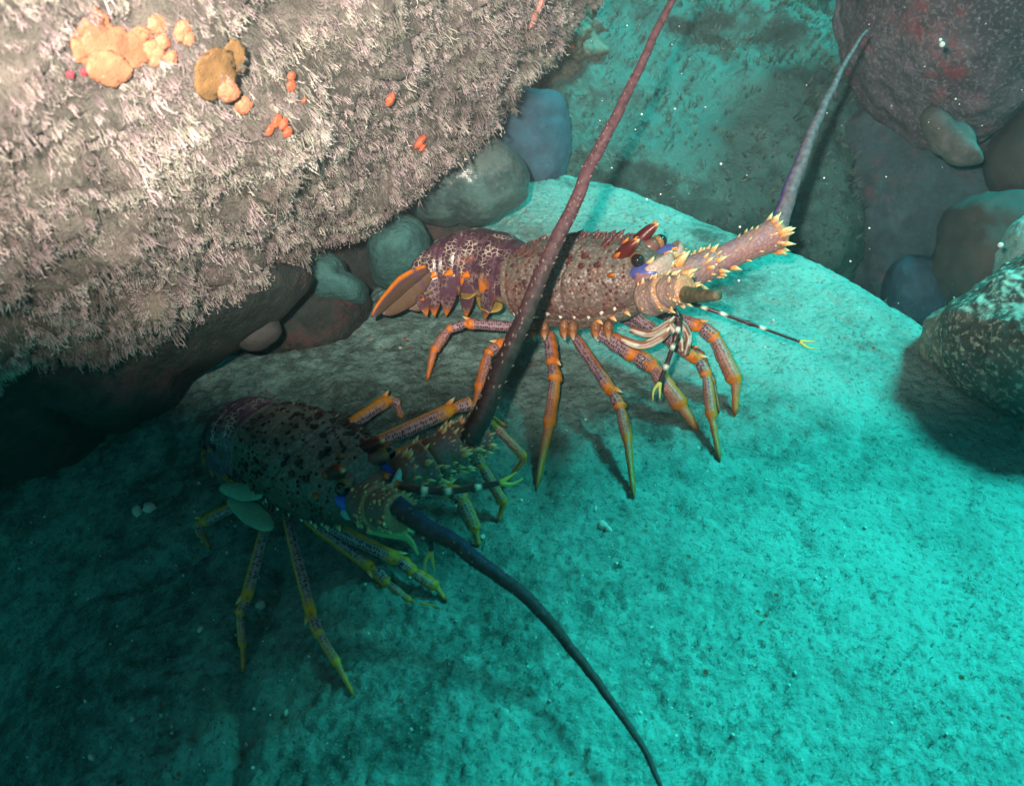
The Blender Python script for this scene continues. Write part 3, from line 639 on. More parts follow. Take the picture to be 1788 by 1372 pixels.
        for sd in (-1, 1):
            h = Buf(); base = s.w(0.86, sd * 0.125, 0.19); mid = s.w(0.955, sd * 0.155, 0.262); tip = s.w(1.02, sd * 0.158, 0.30)
            cv = spine_curve([base, mid, tip], 14); r = np.interp(np.linspace(0, 1, 14), [0, 0.3, 0.6, 0.9, 1], [0.060, 0.054, 0.040, 0.018, 0.003]) * s.L
            def cf(u, a, s=s):
                k = smooth(0.45, 0.85, u + 0.25 * (np.sin(a) - 0.5))[:, None]; c = DRED * 0.5 * (1 - k) + ORANGE * k * s.pal['horn'] + DRED * k * (1 - s.pal['horn']); k2 = smooth(0.9, 1.0, u)[:, None]; c = c * (1 - k2) + PALE * k2
                return np.hstack([c, np.zeros((len(u), 1))])
            tube(h, cv, r, None, up=s.S, seg=12, flat=0.8, colfn=cf); 
            for k in range(3): cone(h, cv[5 + 2 * k] , s.U * 0.9 + s.F * 0.5, 0.05 * s.L, 0.022 * s.L, DRED * 0.8 + ORANGE * 0.2, ORANGE)
            h.build('brow_horn', M_PLAIN, s.root)
    def eyes(s):
        for sd in (-1, 1):
            e = Buf(); c = s.w(0.985, sd * 0.165, 0.17)
            tube(e, [s.w(0.90, sd * 0.07, 0.15), s.w(0.96, sd * 0.12, 0.165), c], np.array([0.045, 0.05, 0.045]) * s.L, np.append(BROWN * 1.2, 0), up=s.U, seg=10)
            ball(e, c, 0.048 * s.L, np.append(np.array([0.35, 0.16, 0.05]), 0), 3)
            st = e.build('eye_stalk', M_PLAIN, s.root)
            g = Buf(); ball(g, c + s.L * (0.012 * s.F + 0.022 * sd * s.S + 0.004 * s.U), 0.043 * s.L, [0.012, 0.008, 0.008, 0], 4); g.build('eye', M_EYE, st)
            # blue socket skin below the eye and smooth pale plate in front
            k = Buf(); Rm = np.stack([s.F, s.S, s.U], 1)
            ball(k, s.w(1.03, sd * 0.175, 0.095), s.L, np.append(s.pal['blue'], 0.0), 4, (0.11, 0.075, 0.055), Rm)
            for _ in range(26):
                cone(k, s.w(0.95 + 0.12 * s.rng.random(), sd * (0.13 + 0.09 * s.rng.random()), 0.10), s.vec(0.3, sd * 0.3, 1), 0.03 * s.L, 0.008 * s.L, s.pal['blue'], s.pal['blue'] * 0.5 + 0.35)
            k.build('eye_socket', M_PLAIN, s.root)
    def front(s):
        b = Buf(); Rm = np.stack([s.F, s.S, s.U], 1)
        ball(b, s.w(1.02, 0, 0.03), s.L, np.append(GREYB, 0.5), 4, (0.12, 0.17, 0.11), Rm)
        for sd in (-1, 1):       # smooth lamella between eye and antenna
            cv = spine_curve([s.w(1.0, sd * 0.23, 0.0), s.w(1.10, sd * 0.20, 0.085), s.w(1.17, sd * 0.10, 0.12), s.w(1.16, sd * 0.02, 0.09)], 14)
            tube(b, cv, np.interp(np.linspace(0, 1, 14), [0, .3, .7, 1], [0.03, 0.075, 0.065, 0.015]) * s.L, np.append(s.pal['plate'], 0), up=s.U, flat=0.35, seg=12)
        for k in range(12):
            cone(b, s.w(1.06 + 0.07 * s.rng.random(), 0.12 * s.rng.normal(), 0.08 + 0.05 * s.rng.random()), s.vec(1, 0.2 * s.rng.normal(), 0.5), 0.05 * s.L, 0.016 * s.L, ORANGE, PALE)
        b.build('front_plate', M_SHELL, s.root)
    def abdomen(s, spine, widths, heights, tailspikes=True):
        """spine: 7 points (world) from the carapace to the tail base"""
        cv = spine_curve(spine, 61); t = frames(cv); S = s.S
        for k in range(6):
            b = Buf(); i0, i1 = k * 10, min(k * 10 + 12, 60); n = 16; seg = 72
            pts = np.array([cv[int(round(i0 + (i1 - i0) * j / (n - 1)))] * 1.0 for j in range(n)]); tf = np.linspace(i0, i1, n); pts = np.stack([np.interp(tf, np.arange(61), cv[:, a]) for a in range(3)], 1)
            tt = np.stack([np.interp(tf, np.arange(61), t[:, a]) for a in range(3)], 1); tt /= np.linalg.norm(tt, axis=1)[:, None]
            N = np.cross(S, tt); N /= np.linalg.norm(N, axis=1)[:, None]
            if N[0] @ s.U < 0: N = -N
            w0 = np.interp(tf, np.linspace(0, 60, len(widths)), widths) * s.L; h0 = np.interp(tf, np.linspace(0, 60, len(heights)), heights) * s.L
            v = np.linspace(0, 1, n); pr = 0.93 + 0.07 * smooth(0.0, 0.45, v) - 0.05 * np.exp(-((v - 0.42) / 0.05) ** 2) - 0.10 * smooth(0.93, 1.0, v)
            th = np.arange(seg) / seg * 2 * math.pi; c, sn = np.cos(th), np.sin(th)
            X = np.sign(c) * np.abs(c) ** 0.9; Y = np.where(sn > 0, sn ** 1.0 if False else np.abs(sn) ** 0.95, -0.55 * np.abs(sn) ** 0.7)
            V = pts[:, None] + (pr * w0)[:, None, None] * X[None, :, None] * S + (pr * h0)[:, None, None] * Y[None, :, None] * N[:, None]
            V = V.reshape(-1, 3); vv = np.repeat(v, seg); ss = np.tile(sn, n)
            p3 = V - s.O; nn = fbm(p3, 90, 3, 80 + k)
            C = s.pal['tail'] * (0.8 + 0.6 * smooth(-.3, .4, nn))[:, None]; og = (smooth(0.35, -0.05, ss) * smooth(-0.35, -0.05, ss) * smooth(0.45, 0.75, vv) + 0.25 * smooth(0.25, 0.5, nn) * (ss < 0.6)) * s.pal['orange_amt']
            og = np.clip(og, 0, 1)[:, None]; C = C * (1 - og) + ORANGE * 0.9 * og; bl = smooth(-0.05, -0.3, ss)[:, None]; C = C * (1 - bl) + s.pal['under'] * bl
            al = smooth(0.0, 0.25, ss) * (0.35 + 0.65 * smooth(0.4, 0.5, vv)) * (1 - smooth(0.94, 1, vv))
            F_ = [(i * seg + j, i * seg + (j + 1) % seg, (i + 1) * seg + (j + 1) % seg, (i + 1) * seg + j) for i in range(n - 1) for j in range(seg)]
            F_.append(tuple(range(seg))[::-1]); F_.append(tuple((n - 1) * seg + j for j in range(seg)))
            b.add(V, F_, np.hstack([np.clip(C, 0, 1), al[:, None]]))
            m = n // 2
            for sd in (-1, 1):      # side lobes (pleura): a leaf drawn out to a point, hanging down and back
                base = pts[m] + S * sd * w0[m] * 0.94 - N[m] * h0[m] * 0.02; tip = base - N[m] * h0[m] * (0.95 if k < 5 else 0.6) + tt[m] * s.L * 0.085 - S * sd * w0[m] * 0.10; midp = base * 0.5 + tip * 0.5 + S * sd * 0.02 * s.L
                cvp = spine_curve([base + N[m] * h0[m] * 0.25, midp, tip], 10)
                def cf(u, a):
                    q = smooth(0.60, 0.95, u)[:, None]; c = s.pal['tail'] * 1.3 * (1 - q) + ORANGE * q; e = (np.abs(np.cos(a)) > 0.85)[:, None] * 0.35; return np.hstack([c * (1 - e * s.pal['orange_amt']) + ORANGE * 0.8 * e * s.pal['orange_amt'], 0.35 * (1 - q)])
                tube(b, cvp, np.array([0.058, 0.066, 0.066, 0.062, 0.056, 0.048, 0.038, 0.027, 0.015, 0.003]) * s.L, None, up=S, seg=12, flat=0.32 if False else 1.0, colfn=cf) if False else flatleaf(b, cvp, np.array([0.05, 0.062, 0.066, 0.064, 0.058, 0.05, 0.04, 0.028, 0.015, 0.003]) * s.L, tt[m], S * sd, 0.012 * s.L, cf)
                if k < 5 and k > 0:
                    cone(b, pts[m] + S * sd * w0[m] * 0.97 + N[m] * h0[m] * 0.22, tt[m] * 0.8 + S * sd * 0.5 - N[m] * 0.3, 0.06 * s.L, 0.028 * s.L, ORANGE * s.pal['orange_amt'] + s.pal['tail'] * (1 - s.pal['orange_amt']), ORANGE)
            b.build('tail_segment', M_TAIL, s.root)
        return cv[-1], t[-1], np.cross(S, t[-1])

def flatleaf(buf, cv, hw, side, nrm, th, colfn, seg=10):
    """leaf-shaped plate along cv; hw half widths along 'side', thickness th along 'nrm'"""
    n = len(cv); side = np.asarray(side) / np.linalg.norm(side); nrm = np.asarray(nrm) / np.linalg.norm(nrm); an = np.arange(seg) / seg * 2 * math.pi
    V = cv[:, None] + hw[:, None, None] * np.cos(an)[None, :, None] * side + (th * np.minimum(1, hw / hw.max() + 0.15))[:, None, None] * np.sin(an)[None, :, None] * nrm
    F_ = [(i * seg + j, i * seg + (j + 1) % seg, (i + 1) * seg + (j + 1) % seg, (i + 1) * seg + j) for i in range(n - 1) for j in range(seg)]
    F_.append(tuple(range(seg))[::-1]); F_.append(tuple((n - 1) * seg + j for j in range(seg)))
    u = np.repeat(np.linspace(0, 1, n), seg); a = np.tile(an, n); buf.add(V.reshape(-1, 3), F_, colfn(u, a))

def fan_blade(root, pts, hw, side, nrm, th, cfn, name='tail_fan_blade'):
    """broad paddle with radiating ribs"""
    b = Buf(); cv = spine_curve(pts, 26); n = len(cv); nu = 25; side = np.asarray(side) / np.linalg.norm(side); nrm = np.asarray(nrm) / np.linalg.norm(nrm)
    u = np.linspace(0, 1, n); W = np.interp(u, [0, .15, .5, .8, .93, 1], np.array([.40, .70, 1, .75, .50, .12])) * hw; x = np.linspace(-1, 1, nu); V = []
    for sg in (1, -1):
        rib = 0.25 * np.cos(x[None] * 22 + 0.0) * u[:, None]
        z = sg * th * (1 - x[None] ** 2) ** 0.5 * (0.6 + 0.4 * (1 - u[:, None])) + th * rib * 0.5
        V.append(cv[:, None] + (W[:, None] * x[None])[..., None] * side + z[..., None] * nrm + (0.10 * hw * (x[None] ** 2) * np.ones((n, 1)))[..., None] * nrm)
    V = np.concatenate([v.reshape(-1, 3) for v in V]); m = n * nu; F_ = []
    for o_, fl in ((0, 0), (m, 1)):
        for i in range(n - 1):
            for j in range(nu - 1):
                q = [o_ + i * nu + j, o_ + i * nu + j + 1, o_ + (i + 1) * nu + j + 1, o_ + (i + 1) * nu + j]; F_.append(tuple(q if not fl else q[::-1]))
    for i in range(n - 1):
        F_.append((i * nu, (i + 1) * nu, m + (i + 1) * nu, m + i * nu)); F_.append((i * nu + nu - 1, m + i * nu + nu - 1, m + (i + 1) * nu + nu - 1, (i + 1) * nu + nu - 1))
    for j in range(nu - 1): F_.append(((n - 1) * nu + j, (n - 1) * nu + j + 1, m + (n - 1) * nu + j + 1, m + (n - 1) * nu + j)); F_.append((j, m + j, m + j + 1, j + 1))
    uu = np.tile(np.repeat(u, nu), 2); xx = np.tile(np.tile(x, n), 2); b.add(V, F_, cfn(uu, xx)); return b.build(name, M_FAN, root)

def leg(lob, joints, widths, spiny=True, tint=1.0, stripe=0.0, tipcol=(0.28, 0.09, 0.012), seg=16, name='leg', oa=1.0, dark=1.0, oc=(0.80, 0.215, 0.012)):
    """joints: world points hip, knee, wrist(carpus end), ankle, tip ; widths: full width of each section in metres (4)"""
    J = [np.asarray(j, float) for j in joints]; pts, rad, secn, loc = [], [], [], []
    m = len(J) - 1
    for i in range(m):
        a, b = J[i], J[i + 1]; n = 15; wd = widths[i] / 2; nxt = widths[i + 1] / 2 if i + 1 < m else wd * 0.15
        for k in range(n):
            t = k / (n - 1)
            if i == m - 1: r = wd * (0.95 - 0.45 * t) * (1 - smooth(0.86, 1.0, t) * 0.75)
            else:
                r = wd * (0.80 + 0.20 * smooth(0, 0.25, t) + 0.12 * smooth(0.7, 0.95, t) + 0.05 * math.sin(t * 3.1))
                r = r * (1 - 0.34 * math.exp(-(t / 0.05) ** 2)) * (1 - 0.30 * math.exp(-((1 - t) / 0.035) ** 2))
            pts.append(a + (b - a) * t); rad.append(float(r)); secn.append(i); loc.append(t)
    pts = np.array(pts); rad = np.array(rad); 
    # slight natural bow and smoothing at the joints; remove duplicate points
    keep = [0] + [i for i in range(1, len(pts)) if np.linalg.norm(pts[i] - pts[i - 1]) > 1e-6]; pts = pts[keep]; rad = rad[keep]; secn = np.array(secn)[keep]; loc = np.array(loc)[keep]
    sp = pts.copy()
    for _ in range(2): sp[1:-1] = 0.25 * sp[:-2] + 0.5 * sp[1:-1] + 0.25 * sp[2:]
    rad = rad * (1 + 0.16 * fbm(sp, 160, 2, len(lob.root.children)))
    n = len(sp); ref = np.cross(J[1] - J[0], J[-1] - J[1]); ref = ref / (np.linalg.norm(ref) + 1e-9)
    L = np.linalg.norm(np.diff(sp, axis=0), axis=1).sum()
    S_ = np.repeat(secn, seg); Lc = np.repeat(loc, seg)
    toc = -FW
    def cf(u, a):
        # orange edge on one side, joints and the far end orange, the rest purple-grey with the dotted pattern
        edge = smooth(0.55, 0.85, np.cos(a - stripe)); ends = np.maximum(smooth(0.80, 0.93, Lc) * (S_ < m - 1), smooth(0.12, 0.02, Lc) * (S_ > 0)); tip = smooth(0.35, 0.95, (S_ + Lc) / m)
        o = np.clip(np.maximum(np.maximum(edge, ends), tip * 0.85), 0, 1) * oa; pe = (PURP * 1.1 + 0.17) * np.array([1.08, 0.93, 0.84]) * tint
        c = pe * (1 - o[:, None]) + np.array(oc) * o[:, None] * tint
        d = ((S_ == m - 1) * smooth(0.7, 1.0, Lc))[:, None]; c = c * (1 - d) + np.array(tipcol) * d
        return np.hstack([np.clip(c * dark, 0, 1), ((1 - o) * 0.95)[:, None]])
    b = Buf(); tube(b, sp, rad, None, up=ref, seg=seg, flat=0.82, colfn=cf)
    for i in range(1, m):      # knuckles with a small horn
        d = (J[i] - J[i - 1]); d /= np.linalg.norm(d); r = widths[i - 1] / 2; e = np.cross(ref, d)
        for sg in (-1, 1):
            ball(b, J[i] - d * r * 0.5 + ref * sg * r * 0.75, r * 0.34, np.append(ORANGE * 0.8 * dark, 0), 2)
        if i == 1: cone(b, J[i] - d * r * 0.6 - e * r * 0.7 , d * 1.0 - e * 0.45, r * 1.4, r * 0.4, ORANGE * dark, PALE * dark)
    lo = J[-1]; d = lo - J[-2]; ln = np.linalg.norm(d); d /= ln
    tn = frames(sp)
    for k in range(60):        # short stiff hairs along the edges
        i = lob.rng.integers(4, n - 3); v = lob.rng.normal(size=3); v -= tn[i] * (v @ tn[i]); v /= np.linalg.norm(v); cone(b, sp[i] + v * rad[i] * 0.8, v + tn[i] * 1.2, 0.0032, 0.00035, BROWN * 1.5, CREAM * 0.6, 3)
    for k in range(10):        # bristles on the last joint
        t = 0.2 + 0.07 * k; p = J[-2] + d * ln * t; v = lob.rng.normal(size=3); v -= d * (v @ d); v /= np.linalg.norm(v); cone(b, p + v * widths[-1] * 0.25 * (1 - t), v + d, widths[-1] * 0.30, widths[-1] * 0.05, BROWN, BROWN, 4)
    return b.build(name, M_LEG, lob.root)

def px_leg(lob, hip_local, pxs, widths_px, foot=True, foot_depth=None, **kw):
    """pxs: knee, wrist, ankle, tip seen from the camera; depths run from the hip to the foot, which stands on the rock"""
    hip = lob.w(*hip_local); hd = proj(hip)[2]
    if foot: tip = ground(*pxs[-1]); fd = proj(tip)[2]
    else: fd = foot_depth
    n = len(pxs); J = [hip]
    cum = [0]; prev = np.array(proj(hip)[:2])
    for q_ in pxs: cum.append(cum[-1] + np.hypot(*(np.array(q_) - prev))); prev = np.array(q_)
    for i, q_ in enumerate(pxs):
        t = cum[i + 1] / cum[-1]; d = hd + (fd - hd) * t ** 0.8; J.append(P(q_[0], q_[1], d) if not (foot and i == n - 1) else tip + np.array([0, 0, 0.001]))
    wm = [w_ * (hd + fd) / 2 / F_PX for w_ in widths_px]
    return leg(lob, J, wm, **kw)

def whip(lob, pts, r0, r1, colA, colB, name='antenna', bumps=0, n=150, seg=14, stripe_at=1.2, label=None, ringamp=0.035, shade_grad=1.0, flat=1.0, up=(0, 0, 1)):
    b = Buf(); cv = spine_curve(pts, n); cv = cv + np.stack([fbm(cv, 26, 3, 200 + k) for k in range(3)], 1) * 0.0028; u = np.linspace(0, 1, n); r = (r0 + (r1 - r0) * u ** 0.8) * (1 + ringamp * np.sin(u * n * 2.2))
    def cf(uu, a):
        st = smooth(0.35, 0.8, np.cos(a - stripe_at))[:, None] * (1 - smooth(0.10, 0.55, uu))[:, None]; rg = (0.93 + 0.14 * (np.sin(uu * n * 1.1) > 0))[:, None]
        c = (colA * (1 - st) + colB * st) * (shade_grad + (1 - shade_grad) * smooth(0.0, 0.55, uu))[:, None]; return np.hstack([c * rg, np.zeros((len(uu), 1))])  # lower whip can be darkened in its colour, standing in for shade
    tube(b, cv, r, None, up=up, seg=seg, colfn=cf, flat=flat); t = frames(cv)
    for _ in range(bumps):
        i = int(lob.rng.random() * (n - 3)); v = lob.rng.normal(size=3); v -= t[i] * (v @ t[i]); v /= np.linalg.norm(v); cone(b, cv[i] + v * r[i] * 0.9, v + t[i] * 0.8, r[i] * 0.40, r[i] * 0.16, colA * 1.5, CREAM * 0.4, 5)
    return b.build(name, M_WHIP, lob.root, label)

def peduncle(lob, pts, radii, colr, nsp, seed, cream=1.0, dark=1.0, size=0.6):
    """the three stout spiny joints at an antenna's foot"""
    rg = np.random.default_rng(seed); b = Buf()
    for i in range(len(pts) - 1):
        a, c = np.asarray(pts[i]), np.asarray(pts[i + 1]); ax = c - a; ln = np.linalg.norm(ax); ax /= ln; n = 20; t = np.linspace(-0.06, 1.0, n)
        r = (radii[i] * (1 - t) + radii[i + 1] * t) * (1 + 0.10 * smooth(0.45, 0.88, t)) * (1 - 0.22 * smooth(0.93, 1.0, t)) * (1 - 0.12 * smooth(0.12, -0.06, t))
        cv = a + ax * (ln * t)[:, None]
        def cf(u, an):
            p = np.stack([u * 4, np.cos(an), np.sin(an)], 1); k = smooth(-0.1, 0.4, fbm(p, 1.6, 3, seed + i))[:, None]; c_ = colr * (1 - 0.5 * k) + PURP * 1.5 * 0.5 * k; e = smooth(0.88, 0.97, u)[:, None]
            return np.hstack([(c_ * (1 - e) + (ORANGE * 0.45 + CREAM * 0.3) * e) * dark, np.full((len(u), 1), 0.4)])
        tube(b, cv, r, None, up=lob.U, seg=24, flat=0.95, colfn=cf)
        x = np.cross(ax, lob.U); x /= np.linalg.norm(x); y = np.cross(x, ax)
        for k in range(nsp):
            tt = 0.12 + 0.85 * rg.random() ** 0.8; an = rg.random() * 6.283; v = x * math.cos(an) + y * math.sin(an); rr = np.interp(tt, t, r); big = rg.random() ** 2
            ln_ = rr * (0.28 + 0.55 * big) * size * 1.1; cone(b, a + ax * ln * tt + v * rr * 0.96 * (0.95 if abs(math.cos(an)) > .5 else 1), v + ax * 1.0, ln_, ln_ * 0.34, ORANGE * dark * (0.7 + 0.3 * big), PALE * cream, 6)
        for k in range(7):         # a crown of longer spines round the far rim
            an = k / 7 * 6.283 + 0.4; v = x * math.cos(an) + y * math.sin(an); rr = np.interp(0.88, t, r); cone(b, a + ax * ln * 0.9 + v * rr * 0.92, v * 0.8 + ax, rr * 0.75 * size, rr * 0.20 * size, ORANGE * dark, PALE * cream, 7)
    return b.build('antenna_base', M_SHELL, lob.root)

def antennule(lob, pts, r, bands, fork=True, dark=1.0):
    b = Buf(); cv = spine_curve(pts, 60)
    rr = np.full(60, r); u = np.linspace(0, 1, 60)
    for q_ in bands: rr = rr * (1 + 0.55 * np.exp(-((u - q_) / 0.018) ** 2))
    def cf(uu, a):
        c = np.tile(np.array([[0.055, 0.02, 0.02]]), (len(uu), 1))
        for q_ in bands: k = np.exp(-((uu - q_) / 0.026) ** 4)[:, None]; c = c * (1 - k) + np.array([0.85, 0.78, 0.62]) * k
        k = smooth(0.02, 0.12, 0.10 - uu)[:, None]; return np.hstack([c * (1 - k) + ORANGE * k, np.zeros((len(uu), 1))])
    tube(b, cv, rr * (1 - 0.35 * u), None, seg=10, colfn=cf); d = cv[-1] - cv[-5]; d /= np.linalg.norm(d); s_ = np.cross(d, FW); s_ /= np.linalg.norm(s_)
    if fork:
        for sg, ln in ((-1, 1.0), (1, 0.8)):
            p = cv[-1]; q1 = p + d * 0.010 * ln + s_ * sg * 0.003; q2 = q1 + d * 0.010 * ln - s_ * sg * 0.000 + s_ * 0.003; tube(b, spine_curve([p, q1, q2], 8), np.linspace(r * 0.7, r * 0.15, 8), np.array([0.75, 0.55, 0.12, 0]), seg=6)
    return b.build('antennule', M_PLAIN, lob.root)

# ================================================================== the upright, flash-lit lobster
pal_a = dict(top=np.array([0.20, 0.19, 0.155]), flank=np.array([0.23, 0.155, 0.13]), belly=np.array([0.40, 0.31, 0.25]), blotch=np.array([0.30, 0.11, 0.07]), dot=np.array([0.10, 0.03, 0.03]), bead=np.array([0.78, 0.68, 0.56]),
             blue=np.array([0.08, 0.10, 0.34]), plate=np.array([0.45, 0.33, 0.27]), tail=np.array([0.075, 0.030, 0.05]), orange_amt=1.0, horn=1.0, under=np.array([0.30, 0.20, 0.11]))
A = Lobster('spiny_lobster', (908, 492), 1.265, math.radians(27), math.radians(17), math.radians(6), 0.168,
            'reddish spiny lobster standing tall on orange legs, farther from the camera', pal_a)
A.carapace(); A.eyes(); A.front()
spA = [A.w(0.02, 0, 0.0), P(868, 470, 1.285), P(832, 470, 1.295), P(800, 474, 1.30), P(772, 482, 1.30), P(752, 492, 1.30), P(738, 505, 1.295)]
spA = [A.w(0.03, 0, 0.0), P(872, 478, 1.285), P(838, 472, 1.300), P(806, 472, 1.305), P(778, 478, 1.305), P(756, 488, 1.300), P(742, 500, 1.29)]
endA, tA, nA = A.abdomen(spA, [0.255, 0.255, 0.24, 0.22, 0.195, 0.165, 0.14], [0.25, 0.29, 0.30, 0.28, 0.24, 0.19, 0.14])
def fan_col_a(edge):
    def f(u, x):
        c = np.tile(np.array([[0.17, 0.10, 0.06]]), (len(u), 1)); e = smooth(0.55, 0.85, edge * x)[:, None]; c = c * (1 - e) + ORANGE * e
        dk = (smooth(0.25, 0.42, edge * x) * (1 - smooth(0.5, 0.62, edge * x)))[:, None]; c = c * (1 - dk) + PURP * 0.7 * dk
        k = (smooth(0.16, 0.2, u) * (1 - smooth(0.22, 0.26, u)))[:, None]; c = c * (1 - k) + PURP * 0.8 * k
        k = smooth(0.9, 1.0, u)[:, None] * 0.6; c = c * (1 - k) + PURP * k; return np.hstack([np.clip(c, 0, 1), np.zeros((len(u), 1))])
    return f
base = P(742, 480, 1.265)
near_dir = P(648, 556, 1.21)
# near outer blade: seen almost edge on with its orange rim, then blades behind and below it
def blade(p0, p1, p2, hw, roll, edge, cf=fan_col_a, root=None, th=0.0025):
    ax = p2 - p0; ax /= np.linalg.norm(ax); tc = CC - p1; tc /= np.linalg.norm(tc); side = np.cross(ax, tc); side /= np.linalg.norm(side); nr = np.cross(side, ax)
    sd = side * math.cos(roll) + nr * math.sin(roll); n2 = np.cross(ax, sd); return fan_blade(root, [p0, p1, p2], hw, sd, n2, th, cf(edge))
blade(P(745, 470, 1.262), P(700, 502, 1.245), P(650, 553, 1.225), 0.017, 0.95, 1, root=A.root)
blade(P(752, 478, 1.275), P(712, 515, 1.262), P(668, 548, 1.25), 0.015, 0.35, 1, root=A.root)
blade(P(765, 480, 1.290), P(738, 512, 1.285), P(712, 538, 1.28), 0.019, -0.05, 1, root=A.root)
blade(P(785, 478, 1.300), P(775, 505, 1.300), P(762, 522, 1.295), 0.016, -0.15, 1, root=A.root)
blade(P(800, 475, 1.310), P(800, 500, 1.310), P(798, 516, 1.305), 0.014, -0.1, 1, root=A.root)
for (p0, p2) in (((812, 500), (818, 522)), ((836, 512), (852, 542)), ((868, 516), (850, 545))):    # small paddles under the belly
    b = Buf(); q0 = P(*p0, 1.285); q2 = P(*p2, 1.262); cv = spine_curve([q0, (q0 + q2) / 2 + np.array([0.003, 0, 0]), q2], 10); ax = q2 - q0; sd = np.cross(ax, FW)
    flatleaf(b, cv, np.array([0.003, 0.006, 0.0085, 0.010, 0.0108, 0.011, 0.0105, 0.009, 0.006, 0.002]), sd, FW, 0.0018, lambda u, a: np.hstack([np.tile([[0.42, 0.30, 0.08]], (len(u), 1)) * (0.7 + 0.5 * (np.cos(a) > 0.8))[:, None], np.zeros((len(u), 1))])); b.build('swimmeret', M_FAN, A.root)
# near side walking legs, rear to front
px_leg(A, (0.06, -0.17, -0.27), [(812, 565), (783, 575), (757, 613), (745, 668)], [21, 19, 19, 17], tint=1.0, stripe=-1.6)
px_leg(A, (0.17, -0.18, -0.28), [(866, 606), (852, 618), (836, 680), (822, 745)], [24, 22, 21, 17])
px_leg(A, (0.27, -0.20, -0.29), [(966, 640), (970, 664), (958, 745), (936, 858)], [26, 26, 23, 19])
px_leg(A, (0.44, -0.20, -0.30), [(1072, 690), (1084, 712), (1096, 770), (1107, 872)], [25, 24, 22, 18])
px_leg(A, (0.60, -0.18, -0.28), [(1112, 622), (1140, 640), (1192, 712), (1219, 754)], [36, 36, 34, 24])
# far side legs
px_leg(A, (0.66, 0.14, -0.26), [(1222, 632), (1234, 655), (1243, 730), (1257, 808)], [25, 25, 22, 18])
px_leg(A, (0.74, 0.17, -0.24), [(1226, 572), (1248, 590), (1285, 668), (1283, 728)], [26, 32, 32, 22])
px_leg(A, (0.42, 0.18, -0.27), [(1214, 612), (1226, 620), (1246, 672), (1256, 722)], [15, 15, 14, 12], tint=0.6, oa=0.9)
# mouthparts
for (pts, wd, dk) in (([(1085, 592), (1120, 603), (1155, 588), (1175, 566)], 17, 1.0), ([(1100, 575), (1135, 583), (1165, 566), (1180, 552)], 15, 0.8), ([(1170, 565), (1186, 590), (1192, 614)], 13, 0.9), ([(1188, 560), (1202, 590), (1197, 620)], 15, 0.7)):
    b = Buf(); cv = spine_curve([P(x, y, 1.155 + 0.0001 * (1180 - x)) for x, y in pts], 20); u0 = np.linspace(0, 1, 20)
    tube(b, cv, wd / 2 * 1.16 / F_PX * np.interp(u0, [0, .2, .5, .55, .6, 1], [.8, 1, 1, .8, 1, .4]), None, seg=12, colfn=lambda u, a, dk=dk: np.hstack([np.where((np.sin(a * 3 + u * 4) > 0.3)[:, None], np.array([[0.75, 0.68, 0.55]]), np.array([[0.34, 0.12, 0.06]])) * dk, np.zeros((len(u), 1))])); b.build('mouth_limb', M_PLAIN, A.root)
# hip joints row under the shell
b = Buf()
for k, x in enumerate((932, 950, 985, 1000, 1040, 1062)):
    ball(b, P(x, 574 + 3 * (k % 2), 1.222 - 0.006 * k), 0.0075, np.append(ORANGE * 0.3 + CREAM * 0.12, 0.5), 3, (0.8, 1, 1.6)); cone(b, P(x, 580, 1.215 - 0.006 * k), [0.1, -0.3, -1], 0.012, 0.004, ORANGE * 0.6, CREAM)
b.build('hip_plate', M_SHELL, A.root)
# far antenna: stout spiny base to the right, pale violet whip rising
pa = [P(1118, 508, 1.15), P(1190, 482, 1.165), P(1252, 456, 1.175), P(1366, 404, 1.185)]
peduncle(A, pa, np.array([0.0245, 0.0195, 0.0135, 0.0165]) , np.array([0.42, 0.19, 0.17]), 36, 3, size=1.0)
whip(A, [P(1358, 412, 1.186), P(1378, 340, 1.20), P(1400, 278, 1.215), P(1425, 215, 1.235), P(1450, 160, 1.26), P(1476, 112, 1.29), P(1512, 55, 1.33)], 0.0108, 0.0016, np.array([0.17, 0.13, 0.15]), np.array([0.09, 0.06, 0.22]), stripe_at=3.0)
# near antenna: short, pointing at the viewer
pb = [P(1130, 522, 1.11), P(1165, 510, 1.085), P(1200, 505, 1.06)]
peduncle(A, pb, np.array([0.020, 0.017, 0.013]), np.array([0.40, 0.27, 0.22]), 26, 8, size=0.62)
whip(A, [P(1196, 512, 1.06), P(1222, 514, 1.03), P(1252, 513, 1.00)], 0.0085, 0.005, np.array([0.14, 0.12, 0.07]), np.array([0.20, 0.18, 0.10]), label='blunt dark stub of the near antenna', n=40)
antennule(A, [P(1165, 530, 1.13), P(1180, 545, 1.12), P(1184, 572, 1.115), P(1168, 625, 1.11), P(1152, 668, 1.105)], 0.0034, [0.38, 0.58, 0.82])
antennule(A, [P(1195, 522, 1.13), P(1225, 535, 1.125), P(1262, 548, 1.12), P(1330, 572, 1.12), P(1396, 596, 1.12)], 0.0026, [0.18, 0.34, 0.68])

